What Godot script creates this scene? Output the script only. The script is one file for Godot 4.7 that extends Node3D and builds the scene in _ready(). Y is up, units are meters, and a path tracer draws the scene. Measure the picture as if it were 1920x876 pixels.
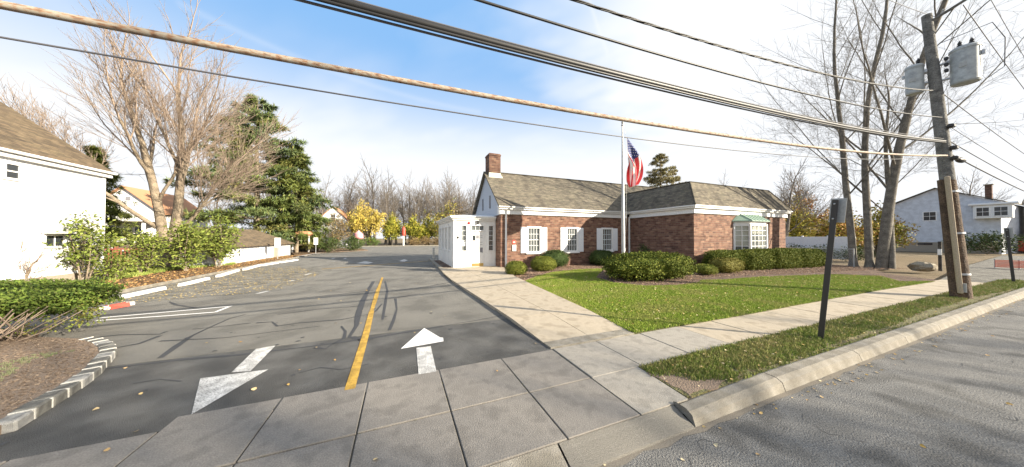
extends Node3D
# A brick bank-like building behind a lawn, a parking lot beside it and a street in front.
# x runs along the street, -z runs from the street into the lot, y is up, metres.

var taken := {}
var mats := {}
var rng := RandomNumberGenerator.new()
const SUN_TO := Vector3(0.715, 0.36, 0.656)

# ------------------------------------------------------------------ geometry
class Geo:
	var v := PackedVector3Array()
	var n := PackedVector3Array()
	var uv := PackedVector2Array()
	var c := PackedColorArray()
	var ix := PackedInt32Array()
	var tint := Color.WHITE
	var use_uv := false
	var use_c := false
	func add(p: Vector3, nn: Vector3, t := Vector2.ZERO) -> int:
		v.append(p); n.append(nn); uv.append(t); c.append(tint)
		return v.size() - 1
	# a, b, c counter-clockwise seen from the front
	func tri(a: Vector3, b: Vector3, d: Vector3) -> void:
		var nn := (b - a).cross(d - a).normalized()
		var i := add(a, nn); add(b, nn); add(d, nn)
		ix.append_array([i, i + 2, i + 1])
	func quad(a: Vector3, b: Vector3, d: Vector3, e: Vector3, t = null) -> void:
		var nn := (b - a).cross(e - a).normalized()
		if nn.length() < 0.5:
			nn = (d - a).cross(e - a).normalized()
		var i := v.size()
		if t == null:
			add(a, nn); add(b, nn); add(d, nn); add(e, nn)
		else:
			use_uv = true
			add(a, nn, t[0]); add(b, nn, t[1]); add(d, nn, t[2]); add(e, nn, t[3])
		ix.append_array([i, i + 2, i + 1, i, i + 3, i + 2])
	# a quad with uv in metres: u along a->b, v up from a to e
	func slab(a: Vector3, b: Vector3, d: Vector3, e: Vector3) -> void:
		var ux := (b - a).normalized()
		var nn := (b - a).cross(e - a).normalized()
		var uy := nn.cross(ux)
		var t := []
		for p in [a, b, d, e]:
			t.append(Vector2((p - a).dot(ux) + a.dot(ux), -(p - a).dot(uy)))
		quad(a, b, d, e, t)
	func box(at: Vector3, size: Vector3, bevel := 0.0, turn := Basis()) -> void:
		var h := size * 0.5
		if bevel <= 0.0:
			for ax in 3:
				for s in [-1.0, 1.0]:
					var u := Vector3.ZERO; var w := Vector3.ZERO; var o := Vector3.ZERO
					o[ax] = s * h[ax]; u[(ax + 1) % 3] = h[(ax + 1) % 3] * s; w[(ax + 2) % 3] = h[(ax + 2) % 3]
					quad(at + turn * (o - u - w), at + turn * (o + u - w), at + turn * (o + u + w), at + turn * (o - u + w))
			return
		var b := minf(bevel, minf(h.x, minf(h.y, h.z)) * 0.9)
		for ax in 3:
			var a1 := (ax + 1) % 3
			var a2 := (ax + 2) % 3
			for s in [-1.0, 1.0]:
				var o := Vector3.ZERO; var u := Vector3.ZERO; var w := Vector3.ZERO
				o[ax] = s * h[ax]; u[a1] = (h[a1] - b) * s; w[a2] = h[a2] - b
				quad(at + turn * (o - u - w), at + turn * (o + u - w), at + turn * (o + u + w), at + turn * (o - u + w))
			for s1 in [-1.0, 1.0]:
				for s2 in [-1.0, 1.0]:
					var p := Vector3.ZERO; var q := Vector3.ZERO; var l := Vector3.ZERO
					p[a1] = s1 * h[a1]; p[a2] = s2 * (h[a2] - b)
					q[a1] = s1 * (h[a1] - b); q[a2] = s2 * h[a2]
					l[ax] = h[ax] - b
					if s1 * s2 > 0:
						quad(at + turn * (p - l), at + turn * (q - l), at + turn * (q + l), at + turn * (p + l))
						fix(p + q, turn)
					else:
						quad(at + turn * (q - l), at + turn * (p - l), at + turn * (p + l), at + turn * (q + l))
						fix(p + q, turn)
		for sx in [-1.0, 1.0]:
			for sy in [-1.0, 1.0]:
				for sz in [-1.0, 1.0]:
					var p := Vector3(sx * h.x, sy * (h.y - b), sz * (h.z - b))
					var q := Vector3(sx * (h.x - b), sy * h.y, sz * (h.z - b))
					var r := Vector3(sx * (h.x - b), sy * (h.y - b), sz * h.z)
					if sx * sy * sz > 0:
						tri(at + turn * p, at + turn * q, at + turn * r)
					else:
						tri(at + turn * p, at + turn * r, at + turn * q)
	# turn the last quad round if it looks inwards
	func fix(out: Vector3, turn: Basis) -> void:
		var i := v.size() - 4
		if n[i].dot(turn * out) < 0.0:
			for k in 4:
				n[i + k] = -n[i + k]
			var j := ix.size() - 6
			for k in [0, 3]:
				var s := ix[j + k + 1]; ix[j + k + 1] = ix[j + k + 2]; ix[j + k + 2] = s
	func span(lo: Vector3, hi: Vector3, bevel := 0.0) -> void:
		box((lo + hi) * 0.5, hi - lo, bevel)
	func tube(pts: Array, radii: Array, sides := 6, cap := true) -> void:
		var count := pts.size()
		var side := Vector3.UP
		var d0: Vector3 = (pts[1] - pts[0]).normalized()
		side = d0.cross(Vector3.RIGHT if absf(d0.x) < 0.8 else Vector3.FORWARD).normalized()
		var first := v.size()
		for i in count:
			var d: Vector3 = (pts[mini(i + 1, count - 1)] - pts[maxi(i - 1, 0)]).normalized()
			side = (side - d * side.dot(d)).normalized()
			var w := d.cross(side)
			for k in sides:
				var a := TAU * k / sides
				var o := side * cos(a) + w * sin(a)
				add(pts[i] + o * radii[i], o, Vector2(float(k) / sides, float(i)))
		for i in count - 1:
			for k in sides:
				var a := first + i * sides + k
				var b := first + i * sides + (k + 1) % sides
				ix.append_array([a, a + sides, b, b, a + sides, b + sides])
		if cap:
			for e in [0, count - 1]:
				var d: Vector3 = (pts[1] - pts[0]) if e == 0 else (pts[e - 1] - pts[e])
				d = -d.normalized()
				var m := add(pts[e], d)
				var ring := []
				for k in sides:
					ring.append(add(v[first + e * sides + k], d))
				for k in sides:
					if e == 0:
						ix.append_array([m, ring[k], ring[(k + 1) % sides]])
					else:
						ix.append_array([m, ring[(k + 1) % sides], ring[k]])
	func lathe(profile: Array, sides: int, at := Vector3.ZERO, turn := Basis()) -> void:
		for i in profile.size() - 1:
			var p: Vector2 = profile[i]
			var q: Vector2 = profile[i + 1]
			var slope := Vector2(q.y - p.y, p.x - q.x).normalized()
			var base := v.size()
			for k in sides + 1:
				var a := TAU * k / sides
				var o := Vector3(cos(a), 0, sin(a))
				var nn := turn * (o * slope.x + Vector3.UP * slope.y)
				add(at + turn * (o * p.x + Vector3.UP * p.y), nn)
				add(at + turn * (o * q.x + Vector3.UP * q.y), nn)
			for k in sides:
				var b := base + k * 2
				ix.append_array([b, b + 2, b + 1, b + 1, b + 2, b + 3])
	# an upright prism over a flat outline of Vector2(x, z)
	func prism(poly: Array, y0: float, y1: float, sides := true) -> void:
		var pts := PackedVector2Array(poly)
		var t := Geometry2D.triangulate_polygon(pts)
		for i in range(0, t.size(), 3):
			var a := Vector3(pts[t[i]].x, y1, pts[t[i]].y)
			var b := Vector3(pts[t[i + 1]].x, y1, pts[t[i + 1]].y)
			var d := Vector3(pts[t[i + 2]].x, y1, pts[t[i + 2]].y)
			if (b - a).cross(d - a).y > 0:
				tri(a, b, d)
			else:
				tri(a, d, b)
		if not sides:
			return
		var turned := Geometry2D.is_polygon_clockwise(pts)
		for i in pts.size():
			var p := pts[i]
			var q := pts[(i + 1) % pts.size()]
			if turned:
				quad(Vector3(q.x, y0, q.y), Vector3(p.x, y0, p.y), Vector3(p.x, y1, p.y), Vector3(q.x, y1, q.y))
			else:
				quad(Vector3(p.x, y0, p.y), Vector3(q.x, y0, q.y), Vector3(q.x, y1, q.y), Vector3(p.x, y1, p.y))
			if n[v.size() - 1].dot(Vector3((p.y - q.y), 0, q.x - p.x)) * (1.0 if turned else -1.0) < 0:
				flip_last()
	func flip_last() -> void:
		var i := v.size() - 4
		for k in 4:
			n[i + k] = -n[i + k]
		var j := ix.size() - 6
		for k in [0, 3]:
			var s := ix[j + k + 1]; ix[j + k + 1] = ix[j + k + 2]; ix[j + k + 2] = s
	# a flat ribbon along ground points
	func ribbon(pts: Array, width: float, y: float, wobble := 0.0) -> void:
		for i in pts.size() - 1:
			var p: Vector2 = pts[i]
			var q: Vector2 = pts[i + 1]
			var s := (q - p).orthogonal().normalized() * width * 0.5
			var s0 := s if i == 0 else ((q - p).normalized() + (p - Vector2(pts[i - 1])).normalized()).orthogonal().normalized() * width * 0.5
			var s1 := s if i == pts.size() - 2 else ((q - p).normalized() + (Vector2(pts[i + 2]) - q).normalized()).orthogonal().normalized() * width * 0.5
			var k0 := 1.0 + wobble * sin(p.x * 7.1 + p.y * 3.3 + i)
			var k1 := 1.0 + wobble * sin(q.x * 7.1 + q.y * 3.3 + i + 1)
			s0 *= k0; s1 *= k1
			var a := Vector3(p.x + s0.x, y, p.y + s0.y); var b := Vector3(p.x - s0.x, y, p.y - s0.y)
			var d := Vector3(q.x - s1.x, y, q.y - s1.y); var e := Vector3(q.x + s1.x, y, q.y + s1.y)
			if (b - a).cross(e - a).y > 0:
				quad(a, b, d, e)
			else:
				quad(e, d, b, a)
	func leaf(p: Vector3, axis: Vector3, face: Vector3, length: float, width: float) -> void:
		var s := axis.cross(face).normalized() * width * 0.5
		var nn := s.cross(axis).normalized()
		if nn.dot(face) < 0:
			nn = -nn
		var i := v.size()
		var m := p + axis * length * 0.45
		v.append(p); v.append(m + s); v.append(p + axis * length - nn * length * 0.12); v.append(m - s)
		for k in 4:
			n.append(nn); uv.append(Vector2.ZERO); c.append(tint)
		if (v[i + 1] - p).cross(v[i + 3] - p).dot(nn) > 0:
			ix.append_array([i, i + 2, i + 1, i, i + 3, i + 2])
		else:
			ix.append_array([i, i + 1, i + 2, i, i + 2, i + 3])
	func mesh() -> ArrayMesh:
		var a := []
		a.resize(Mesh.ARRAY_MAX)
		a[Mesh.ARRAY_VERTEX] = v; a[Mesh.ARRAY_NORMAL] = n; a[Mesh.ARRAY_INDEX] = ix
		if use_uv:
			a[Mesh.ARRAY_TEX_UV] = uv
		if use_c:
			a[Mesh.ARRAY_COLOR] = c
		var m := ArrayMesh.new()
		m.add_surface_from_arrays(Mesh.PRIMITIVE_TRIANGLES, a)
		return m

# ------------------------------------------------------------------ nodes
func numbered(called: String) -> String:
	var k: int = taken.get(called, 0)
	taken[called] = k + 1
	return called if k == 0 else "%s_%03d" % [called, k]

func thing(called: String, label: String, category: String, at := Vector3.ZERO, group := "") -> Node3D:
	var o := Node3D.new()
	o.name = numbered(called)
	add_child(o)
	o.position = at
	tag(o, label, category, group)
	return o

func tag(o: Node, label: String, category: String, group := "") -> void:
	o.set_meta("label", label)
	o.set_meta("category", category)
	if group != "":
		o.set_meta("group", group)

func part(parent: Node, called: String, shape, material: Material, at := Vector3.ZERO, turn := Vector3.ZERO) -> MeshInstance3D:
	var o := MeshInstance3D.new()
	o.name = called if parent != self else numbered(called)
	o.mesh = shape.mesh() if shape is Geo else shape
	o.material_override = material
	parent.add_child(o, true)
	o.position = at
	o.rotation = turn
	return o

func setting(called: String, shape, material: Material) -> MeshInstance3D:
	var o := part(self, called, shape, material)
	o.set_meta("kind", "structure")
	return o

func copy(o: Node3D, at: Vector3, turn: float, size: Vector3, label: String, called := "") -> Node3D:
	var r: Node3D = o.duplicate()
	var base := called if called != "" else String(o.name).rstrip("0123456789").trim_suffix("_")
	r.name = numbered(base)
	add_child(r)
	r.position = at
	r.rotation.y = turn
	r.scale = size
	r.set_meta("label", label)
	return r

func boxes(list: Array, bevel := 0.0) -> Geo:
	var m := Geo.new()
	for b in list:
		m.span(b[0], b[1], bevel)
	return m

# ------------------------------------------------------------------ materials
func lin(r: float, g: float, b: float) -> Color:
	return Color(r, g, b).linear_to_srgb()

func plain(called: String, c: Color, rough := 0.8, metal := 0.0) -> StandardMaterial3D:
	var m := StandardMaterial3D.new()
	m.resource_name = called
	m.albedo_color = c
	m.roughness = rough
	m.metallic = metal
	mats[called] = m
	return m

func noise(freq: float, octaves := 4, rngseed := 1, kind := FastNoiseLite.TYPE_SIMPLEX_SMOOTH) -> FastNoiseLite:
	var f := FastNoiseLite.new()
	f.noise_type = kind
	f.frequency = freq
	f.fractal_octaves = octaves
	f.seed = rngseed
	return f

func ramp(colors: Array, stops: Array) -> Gradient:
	var g := Gradient.new()
	g.offsets = PackedFloat32Array(stops)
	g.colors = PackedColorArray(colors)
	return g

func noise_tex(f: FastNoiseLite, g: Gradient, size := 512) -> NoiseTexture2D:
	var t := NoiseTexture2D.new()
	t.width = size; t.height = size
	t.seamless = true
	t.noise = f
	t.color_ramp = g
	return t

# colour grain (fine, metres per repeat) times broad patches, with fine relief
func grain(called: String, colors: Array, fine: float, freq: float, rough: float, relief := 0.0, patch = null, patch_size := 7.0, sd := 3) -> StandardMaterial3D:
	var m := plain(called, Color.WHITE, rough)
	var stops := []
	for i in colors.size():
		stops.append(0.15 + 0.7 * i / maxf(1.0, colors.size() - 1.0))
	var f := noise(freq, 4, sd)
	m.albedo_texture = noise_tex(f, ramp(colors, stops))
	m.uv1_triplanar = true
	m.uv1_world_triplanar = true
	m.uv1_scale = Vector3.ONE / fine
	if relief > 0.0:
		m.heightmap_enabled = true
		m.heightmap_scale = relief
		var hk := "height%.3f" % freq
		if not mats.has(hk):
			mats[hk] = noise_tex(f, ramp([Color.BLACK, Color.WHITE], [0.1, 0.9]))
		m.heightmap_texture = mats[hk]
	if patch != null:
		m.detail_enabled = true
		m.detail_blend_mode = BaseMaterial3D.BLEND_MODE_MUL
		m.detail_uv_layer = BaseMaterial3D.DETAIL_UV_2
		m.uv2_triplanar = true
		m.uv2_world_triplanar = true
		m.uv2_scale = Vector3.ONE / patch_size
		var pk := "patch" + str(patch)
		if not mats.has(pk):
			mats[pk] = noise_tex(noise(0.011, 5, sd + 11), ramp(patch, [0.25, 0.75] if patch.size() == 2 else [0.2, 0.5, 0.8]))
		m.detail_albedo = mats[pk]
	return m

func grey(k: float) -> Color:
	return Color(k, k, k)

func tinted(called: String, rough := 0.65, through := 0.25) -> StandardMaterial3D:
	var m := plain(called, Color.WHITE, rough)
	m.vertex_color_use_as_albedo = true
	m.metallic_specular = 0.3
	if through > 0.0:
		m.backlight_enabled = true
		m.backlight = grey(through)
	return m

func brick_picture(courses: int, across: int, size: int, cols: Array, joint: Color, sd: int, jx := 3, jy := 3) -> Array:
	var im := Image.create(size, size, false, Image.FORMAT_RGB8)
	var hm := Image.create(size, size, false, Image.FORMAT_RGB8)
	im.fill(joint)
	hm.fill(grey(0.25))
	var r := RandomNumberGenerator.new()
	r.seed = sd
	var hh := float(size) / courses
	var ww := float(size) / across
	for row in courses:
		for k in across + 1:
			var x := (k - (0.5 if row % 2 else 0.0)) * ww
			var c: Color = cols[r.randi() % cols.size()]
			c = c.lerp(cols[0], r.randf() * 0.5)
			if k == 0:
				c = cols[row % cols.size()]
			if k == across:
				if row % 2 == 0:
					continue
				c = cols[row % cols.size()]
			var rect := Rect2i(int(x) + jx / 2, int(row * hh) + jy / 2, int(ww) - jx, int(hh) - jy)
			im.fill_rect(rect, c)
			hm.fill_rect(rect, grey(0.75 + 0.25 * r.randf() if k > 0 and k < across else 0.85))
	return [ImageTexture.create_from_image(im), ImageTexture.create_from_image(hm)]

func make_materials() -> void:
	# street and lot surfaces
	grain("asphalt_road", [lin(0.08, 0.078, 0.075), lin(0.155, 0.151, 0.143), lin(0.26, 0.252, 0.238)], 0.9, 0.085, 0.95, 0.7, [grey(0.76), grey(1.0), grey(0.9)], 6.0, 5)
	grain("asphalt_lot", [lin(0.095, 0.091, 0.082), lin(0.185, 0.177, 0.159), lin(0.3, 0.287, 0.257)], 0.8, 0.13, 0.92, 1.2, [grey(0.84), grey(0.96), grey(1.0)], 9.0, 8)
	grain("asphalt_patch", [lin(0.06, 0.06, 0.06), lin(0.11, 0.109, 0.107), lin(0.19, 0.187, 0.18)], 0.7, 0.14, 0.9, 1.2, [grey(0.78), grey(1.0)], 5.0, 18)
	grain("asphalt_stalls", [lin(0.13, 0.123, 0.107), lin(0.19, 0.18, 0.157), lin(0.255, 0.243, 0.21)], 0.8, 0.12, 0.95, 0.8, [grey(0.75), grey(1.0)], 4.0, 28)
	grain("tar", [lin(0.035, 0.035, 0.037), lin(0.06, 0.06, 0.062)], 0.5, 0.08, 0.7, 0.2)
	grain("concrete_warm", [lin(0.35, 0.295, 0.22), lin(0.41, 0.35, 0.265), lin(0.47, 0.4, 0.31)], 0.9, 0.12, 0.9, 0.35, [lin(0.76, 0.75, 0.73), grey(1.0), lin(0.9, 0.9, 0.9)], 2.7, 31)
	grain("concrete_grey", [lin(0.27, 0.247, 0.212), lin(0.32, 0.293, 0.252), lin(0.37, 0.34, 0.295)], 1.1, 0.1, 0.9, 0.3, [grey(0.88), grey(1.0), grey(0.94)], 1.9, 41)
	grain("concrete_apron", [lin(0.175, 0.16, 0.142), lin(0.215, 0.197, 0.176), lin(0.265, 0.243, 0.217)], 1.0, 0.1, 0.9, 0.3, [grey(0.88), grey(1.0), grey(0.94)], 2.3, 43)
	grain("concrete_kerb", [lin(0.2, 0.185, 0.158), lin(0.29, 0.268, 0.23), lin(0.38, 0.35, 0.3)], 0.5, 0.07, 0.9, 0.8, [lin(0.7, 0.68, 0.64), grey(1.0)], 1.6, 47)
	grain("pebble_kerb", [lin(0.09, 0.085, 0.078), lin(0.32, 0.3, 0.265), lin(0.52, 0.49, 0.43)], 0.35, 0.09, 0.9, 3.0, null, 1.0, 49)
	grain("joint_dirt", [lin(0.06, 0.055, 0.045), lin(0.1, 0.09, 0.075)], 0.3, 0.08, 1.0)
	grain("granite", [lin(0.32, 0.315, 0.3), lin(0.46, 0.45, 0.43), lin(0.6, 0.59, 0.56)], 0.35, 0.09, 0.85, 1.2, [grey(0.75), grey(1.0)], 0.9, 51)
	grain("granite_dark", [lin(0.14, 0.137, 0.122), lin(0.22, 0.215, 0.195), lin(0.33, 0.32, 0.29)], 0.35, 0.09, 0.85, 1.2, [grey(0.7), grey(1.0)], 0.9, 52)
	grain("mortar", [lin(0.4, 0.39, 0.36), lin(0.56, 0.55, 0.51)], 0.4, 0.05, 0.95, 0.6)
	grain("paint_white_worn", [lin(0.17, 0.165, 0.155), lin(0.52, 0.51, 0.49), lin(0.66, 0.65, 0.63), lin(0.7, 0.69, 0.67)], 0.6, 0.045, 0.8, 0.3, [grey(0.82), grey(1.0)], 1.3, 61)
	grain("paint_white", [lin(0.62, 0.61, 0.59), lin(0.74, 0.73, 0.71), lin(0.8, 0.79, 0.77)], 0.8, 0.05, 0.75, 0.3, null, 1.3, 62)
	grain("paint_yellow", [lin(0.25, 0.17, 0.06), lin(0.5, 0.3, 0.045), lin(0.56, 0.34, 0.05), lin(0.6, 0.38, 0.07)], 0.6, 0.05, 0.8, 0.3, [grey(0.8), grey(1.0)], 1.1, 63)
	grain("paint_red", [lin(0.5, 0.06, 0.04), lin(0.62, 0.09, 0.06)], 0.6, 0.05, 0.75)
	# soil and plants
	grain("soil_grass", [lin(0.085, 0.085, 0.03), lin(0.12, 0.13, 0.04), lin(0.16, 0.17, 0.055)], 0.8, 0.07, 1.0, 3.0, [lin(0.7, 0.68, 0.6), grey(1.0)], 3.1, 71)
	grain("soil_thin_grass", [lin(0.17, 0.14, 0.085), lin(0.14, 0.15, 0.055), lin(0.25, 0.2, 0.135)], 0.9, 0.03, 1.0, 3.0, [lin(0.75, 0.7, 0.6), grey(1.0)], 1.7, 73)
	grain("mulch", [lin(0.15, 0.095, 0.068), lin(0.25, 0.165, 0.122), lin(0.36, 0.25, 0.19)], 0.7, 0.075, 1.0, 5.0, [grey(0.72), grey(1.0)], 2.1, 75)
	grain("gutter_silt", [lin(0.12, 0.105, 0.085), lin(0.17, 0.15, 0.122), lin(0.23, 0.2, 0.165)], 0.5, 0.06, 1.0)
	grain("leaf_soil", [lin(0.1, 0.055, 0.028), lin(0.2, 0.12, 0.055), lin(0.3, 0.19, 0.09)], 0.8, 0.06, 1.0, 4.0, [grey(0.7), grey(1.0)], 3.0, 76)
	grain("field", [lin(0.13, 0.09, 0.05), lin(0.2, 0.145, 0.085), lin(0.27, 0.2, 0.12)], 1.4, 0.04, 1.0, 3.0, [lin(0.7, 0.72, 0.62), grey(1.0)], 9.0, 77)
	grain("bare_dirt", [lin(0.17, 0.125, 0.09), lin(0.23, 0.17, 0.125), lin(0.29, 0.22, 0.165)], 0.7, 0.05, 1.0, 2.0, null, 1.0, 79)
	tinted("grass_blade", 0.7, 0.3)
	tinted("leaf", 0.75, 0.2)
	tinted("needle", 0.65, 0.15)
	tinted("litter", 0.85, 0.1)
	tinted("bark_tint", 0.95, 0.0)
	grain("bark_grey", [lin(0.14, 0.125, 0.105), lin(0.22, 0.2, 0.17), lin(0.31, 0.285, 0.245)], 0.9, 0.03, 0.95, 3.0, [grey(0.75), grey(1.0)], 2.3, 81)
	grain("bark_tan", [lin(0.2, 0.155, 0.11), lin(0.31, 0.25, 0.18), lin(0.43, 0.35, 0.26)], 0.9, 0.03, 0.95, 3.0, [grey(0.75), grey(1.0)], 2.3, 82)
	grain("bark_dark", [lin(0.045, 0.04, 0.034), lin(0.085, 0.075, 0.062), lin(0.13, 0.118, 0.1)], 0.9, 0.03, 0.95, 3.0, [grey(0.75), grey(1.0)], 2.3, 83)
	grain("twig_bare", [lin(0.26, 0.2, 0.155), lin(0.37, 0.29, 0.225)], 0.9, 0.03, 0.95)
	grain("twig_far", [lin(0.13, 0.112, 0.095), lin(0.2, 0.175, 0.15)], 0.9, 0.03, 0.95)
	# building
	var b := brick_picture(22, 8, 512, [lin(0.185, 0.09, 0.062), lin(0.145, 0.068, 0.048), lin(0.23, 0.12, 0.08), lin(0.195, 0.105, 0.074), lin(0.105, 0.05, 0.038), lin(0.28, 0.16, 0.108)], lin(0.2, 0.15, 0.112), 5, 3, 4)
	for nm in ["brick", "brick_chimney"]:
		var bm := plain(nm, Color.WHITE if nm == "brick" else grey(0.86), 0.9)
		bm.albedo_texture = b[0]
		bm.heightmap_enabled = true
		bm.heightmap_scale = 0.7
		bm.heightmap_texture = b[1]
		bm.uv1_triplanar = true
		bm.uv1_world_triplanar = true
		bm.uv1_triplanar_sharpness = 8.0
		bm.uv1_scale = Vector3.ONE / 2.6
		bm.detail_enabled = true
		bm.detail_blend_mode = BaseMaterial3D.BLEND_MODE_MUL
		bm.detail_uv_layer = BaseMaterial3D.DETAIL_UV_2
		bm.uv2_triplanar = true
		bm.uv2_world_triplanar = true
		bm.uv2_scale = Vector3.ONE / 3.7
		bm.detail_albedo = noise_tex(noise(0.013, 4, 91), ramp([lin(0.7, 0.68, 0.66), grey(1.0), lin(0.92, 0.95, 0.9)], [0.2, 0.5, 0.85]))
	var s := brick_picture(26, 12, 512, [lin(0.155, 0.133, 0.1), lin(0.122, 0.105, 0.081), lin(0.193, 0.166, 0.125), lin(0.104, 0.091, 0.072), lin(0.173, 0.146, 0.108)], lin(0.075, 0.066, 0.05), 9, 1, 3)
	for nm in ["shingle", "shingle_brown"]:
		var sm := plain(nm, Color.WHITE if nm == "shingle" else Color(1.0, 0.93, 0.85), 0.95)
		sm.albedo_texture = s[0]
		sm.heightmap_enabled = true
		sm.heightmap_scale = 1.0
		sm.heightmap_texture = s[1]
		sm.uv1_scale = Vector3.ONE / 3.4
		sm.detail_enabled = true
		sm.detail_blend_mode = BaseMaterial3D.BLEND_MODE_MUL
		sm.detail_uv_layer = BaseMaterial3D.DETAIL_UV_2
		sm.uv2_triplanar = true
		sm.uv2_world_triplanar = true
		sm.uv2_scale = Vector3.ONE / 5.1
		sm.detail_albedo = noise_tex(noise(0.012, 5, 97), ramp([grey(0.78), grey(1.0), lin(0.92, 0.95, 0.88)], [0.2, 0.5, 0.85]))
	grain("white_paint", [lin(0.7, 0.7, 0.69), lin(0.78, 0.78, 0.77)], 1.2, 0.02, 0.55, 0.1)
	grain("white_siding", [lin(0.68, 0.69, 0.7), lin(0.77, 0.78, 0.79)], 1.4, 0.02, 0.6, 0.1, [grey(0.9), grey(1.0)], 3.0, 101)
	grain("blue_siding", [lin(0.54, 0.57, 0.63), lin(0.62, 0.65, 0.7)], 1.4, 0.02, 0.6, 0.1, [grey(0.92), grey(1.0)], 4.0, 103)
	grain("grey_siding", [lin(0.42, 0.46, 0.53), lin(0.5, 0.54, 0.6)], 1.2, 0.02, 0.6, 0.1)
	grain("shutter", [lin(0.66, 0.68, 0.71), lin(0.74, 0.76, 0.79)], 1.2, 0.02, 0.5)
	grain("copper_green", [lin(0.16, 0.24, 0.19), lin(0.21, 0.31, 0.25), lin(0.3, 0.39, 0.32)], 0.8, 0.03, 0.6, 0.2)
	grain("lead", [lin(0.4, 0.44, 0.38), lin(0.55, 0.58, 0.5)], 0.6, 0.04, 0.7)
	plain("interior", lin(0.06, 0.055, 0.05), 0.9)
	plain("blind", lin(0.55, 0.53, 0.44), 0.8)
	plain("black_metal", lin(0.02, 0.02, 0.021), 0.5)
	plain("brass", lin(0.5, 0.36, 0.14), 0.35, 0.8)
	plain("red_enamel", lin(0.42, 0.03, 0.03), 0.4)
	plain("red_plastic", lin(0.62, 0.07, 0.045), 0.5)
	plain("orange_plastic", lin(0.75, 0.12, 0.05), 0.55)
	plain("pink_cloth", lin(0.62, 0.28, 0.3), 0.8)
	plain("paper", lin(0.72, 0.72, 0.7), 0.7)
	plain("print_grey", lin(0.2, 0.2, 0.22), 0.7)
	plain("steel", lin(0.42, 0.43, 0.43), 0.45, 0.7)
	plain("galvanised", lin(0.42, 0.43, 0.44), 0.5, 0.5)
	grain("sign_back", [lin(0.3, 0.31, 0.305), lin(0.38, 0.39, 0.385)], 0.8, 0.03, 0.5)
	grain("transformer_paint", [lin(0.36, 0.39, 0.4), lin(0.44, 0.47, 0.48)], 0.9, 0.03, 0.5, 0.1, [grey(0.85), grey(1.0)], 1.3, 107)
	grain("pole_wood", [lin(0.075, 0.045, 0.028), lin(0.13, 0.085, 0.055), lin(0.2, 0.14, 0.095)], 0.8, 0.03, 0.9, 2.0, [grey(0.7), grey(1.0)], 1.7, 109)
	grain("pole_wood_grey", [lin(0.13, 0.126, 0.116), lin(0.21, 0.205, 0.19), lin(0.29, 0.28, 0.26)], 0.8, 0.03, 0.9, 2.0, [grey(0.75), grey(1.0)], 1.7, 110)
	grain("guard_tan", [lin(0.3, 0.24, 0.165), lin(0.4, 0.33, 0.235)], 0.8, 0.03, 0.7)
	grain("rust_cable", [lin(0.09, 0.065, 0.05), lin(0.25, 0.13, 0.07), lin(0.3, 0.27, 0.22), lin(0.33, 0.3, 0.25), lin(0.25, 0.12, 0.06)], 1.0, 0.025, 0.7)
	mats.rust_cable.uv1_scale = Vector3(0.8, 3.0, 3.0)
	grain("pale_cable", [lin(0.4, 0.39, 0.35), lin(0.55, 0.54, 0.49)], 1.3, 0.022, 0.6)
	plain("black_cable", lin(0.015, 0.015, 0.016), 0.5)
	plain("grey_cable", lin(0.09, 0.09, 0.1), 0.5)
	grain("deck_red", [lin(0.26, 0.075, 0.05), lin(0.36, 0.11, 0.075)], 0.8, 0.03, 0.8)
	grain("roof_orange", [lin(0.38, 0.19, 0.1), lin(0.5, 0.27, 0.15)], 0.9, 0.05, 0.9)
	grain("stone", [lin(0.2, 0.17, 0.125), lin(0.3, 0.26, 0.195), lin(0.4, 0.35, 0.27)], 0.9, 0.03, 0.95, 3.0)
	grain("fence_vinyl", [lin(0.66, 0.68, 0.72), lin(0.74, 0.76, 0.79)], 1.4, 0.02, 0.5)
	grain("wall_tan", [lin(0.28, 0.24, 0.19), lin(0.36, 0.31, 0.25)], 1.4, 0.03, 0.9)
	var gl := plain("glass", Color(0.9, 0.95, 0.95, 0.12), 0.03)
	gl.transparency = BaseMaterial3D.TRANSPARENCY_ALPHA
	gl.metallic_specular = 0.5
	plain("far_glass", lin(0.03, 0.035, 0.04), 0.08)

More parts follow.
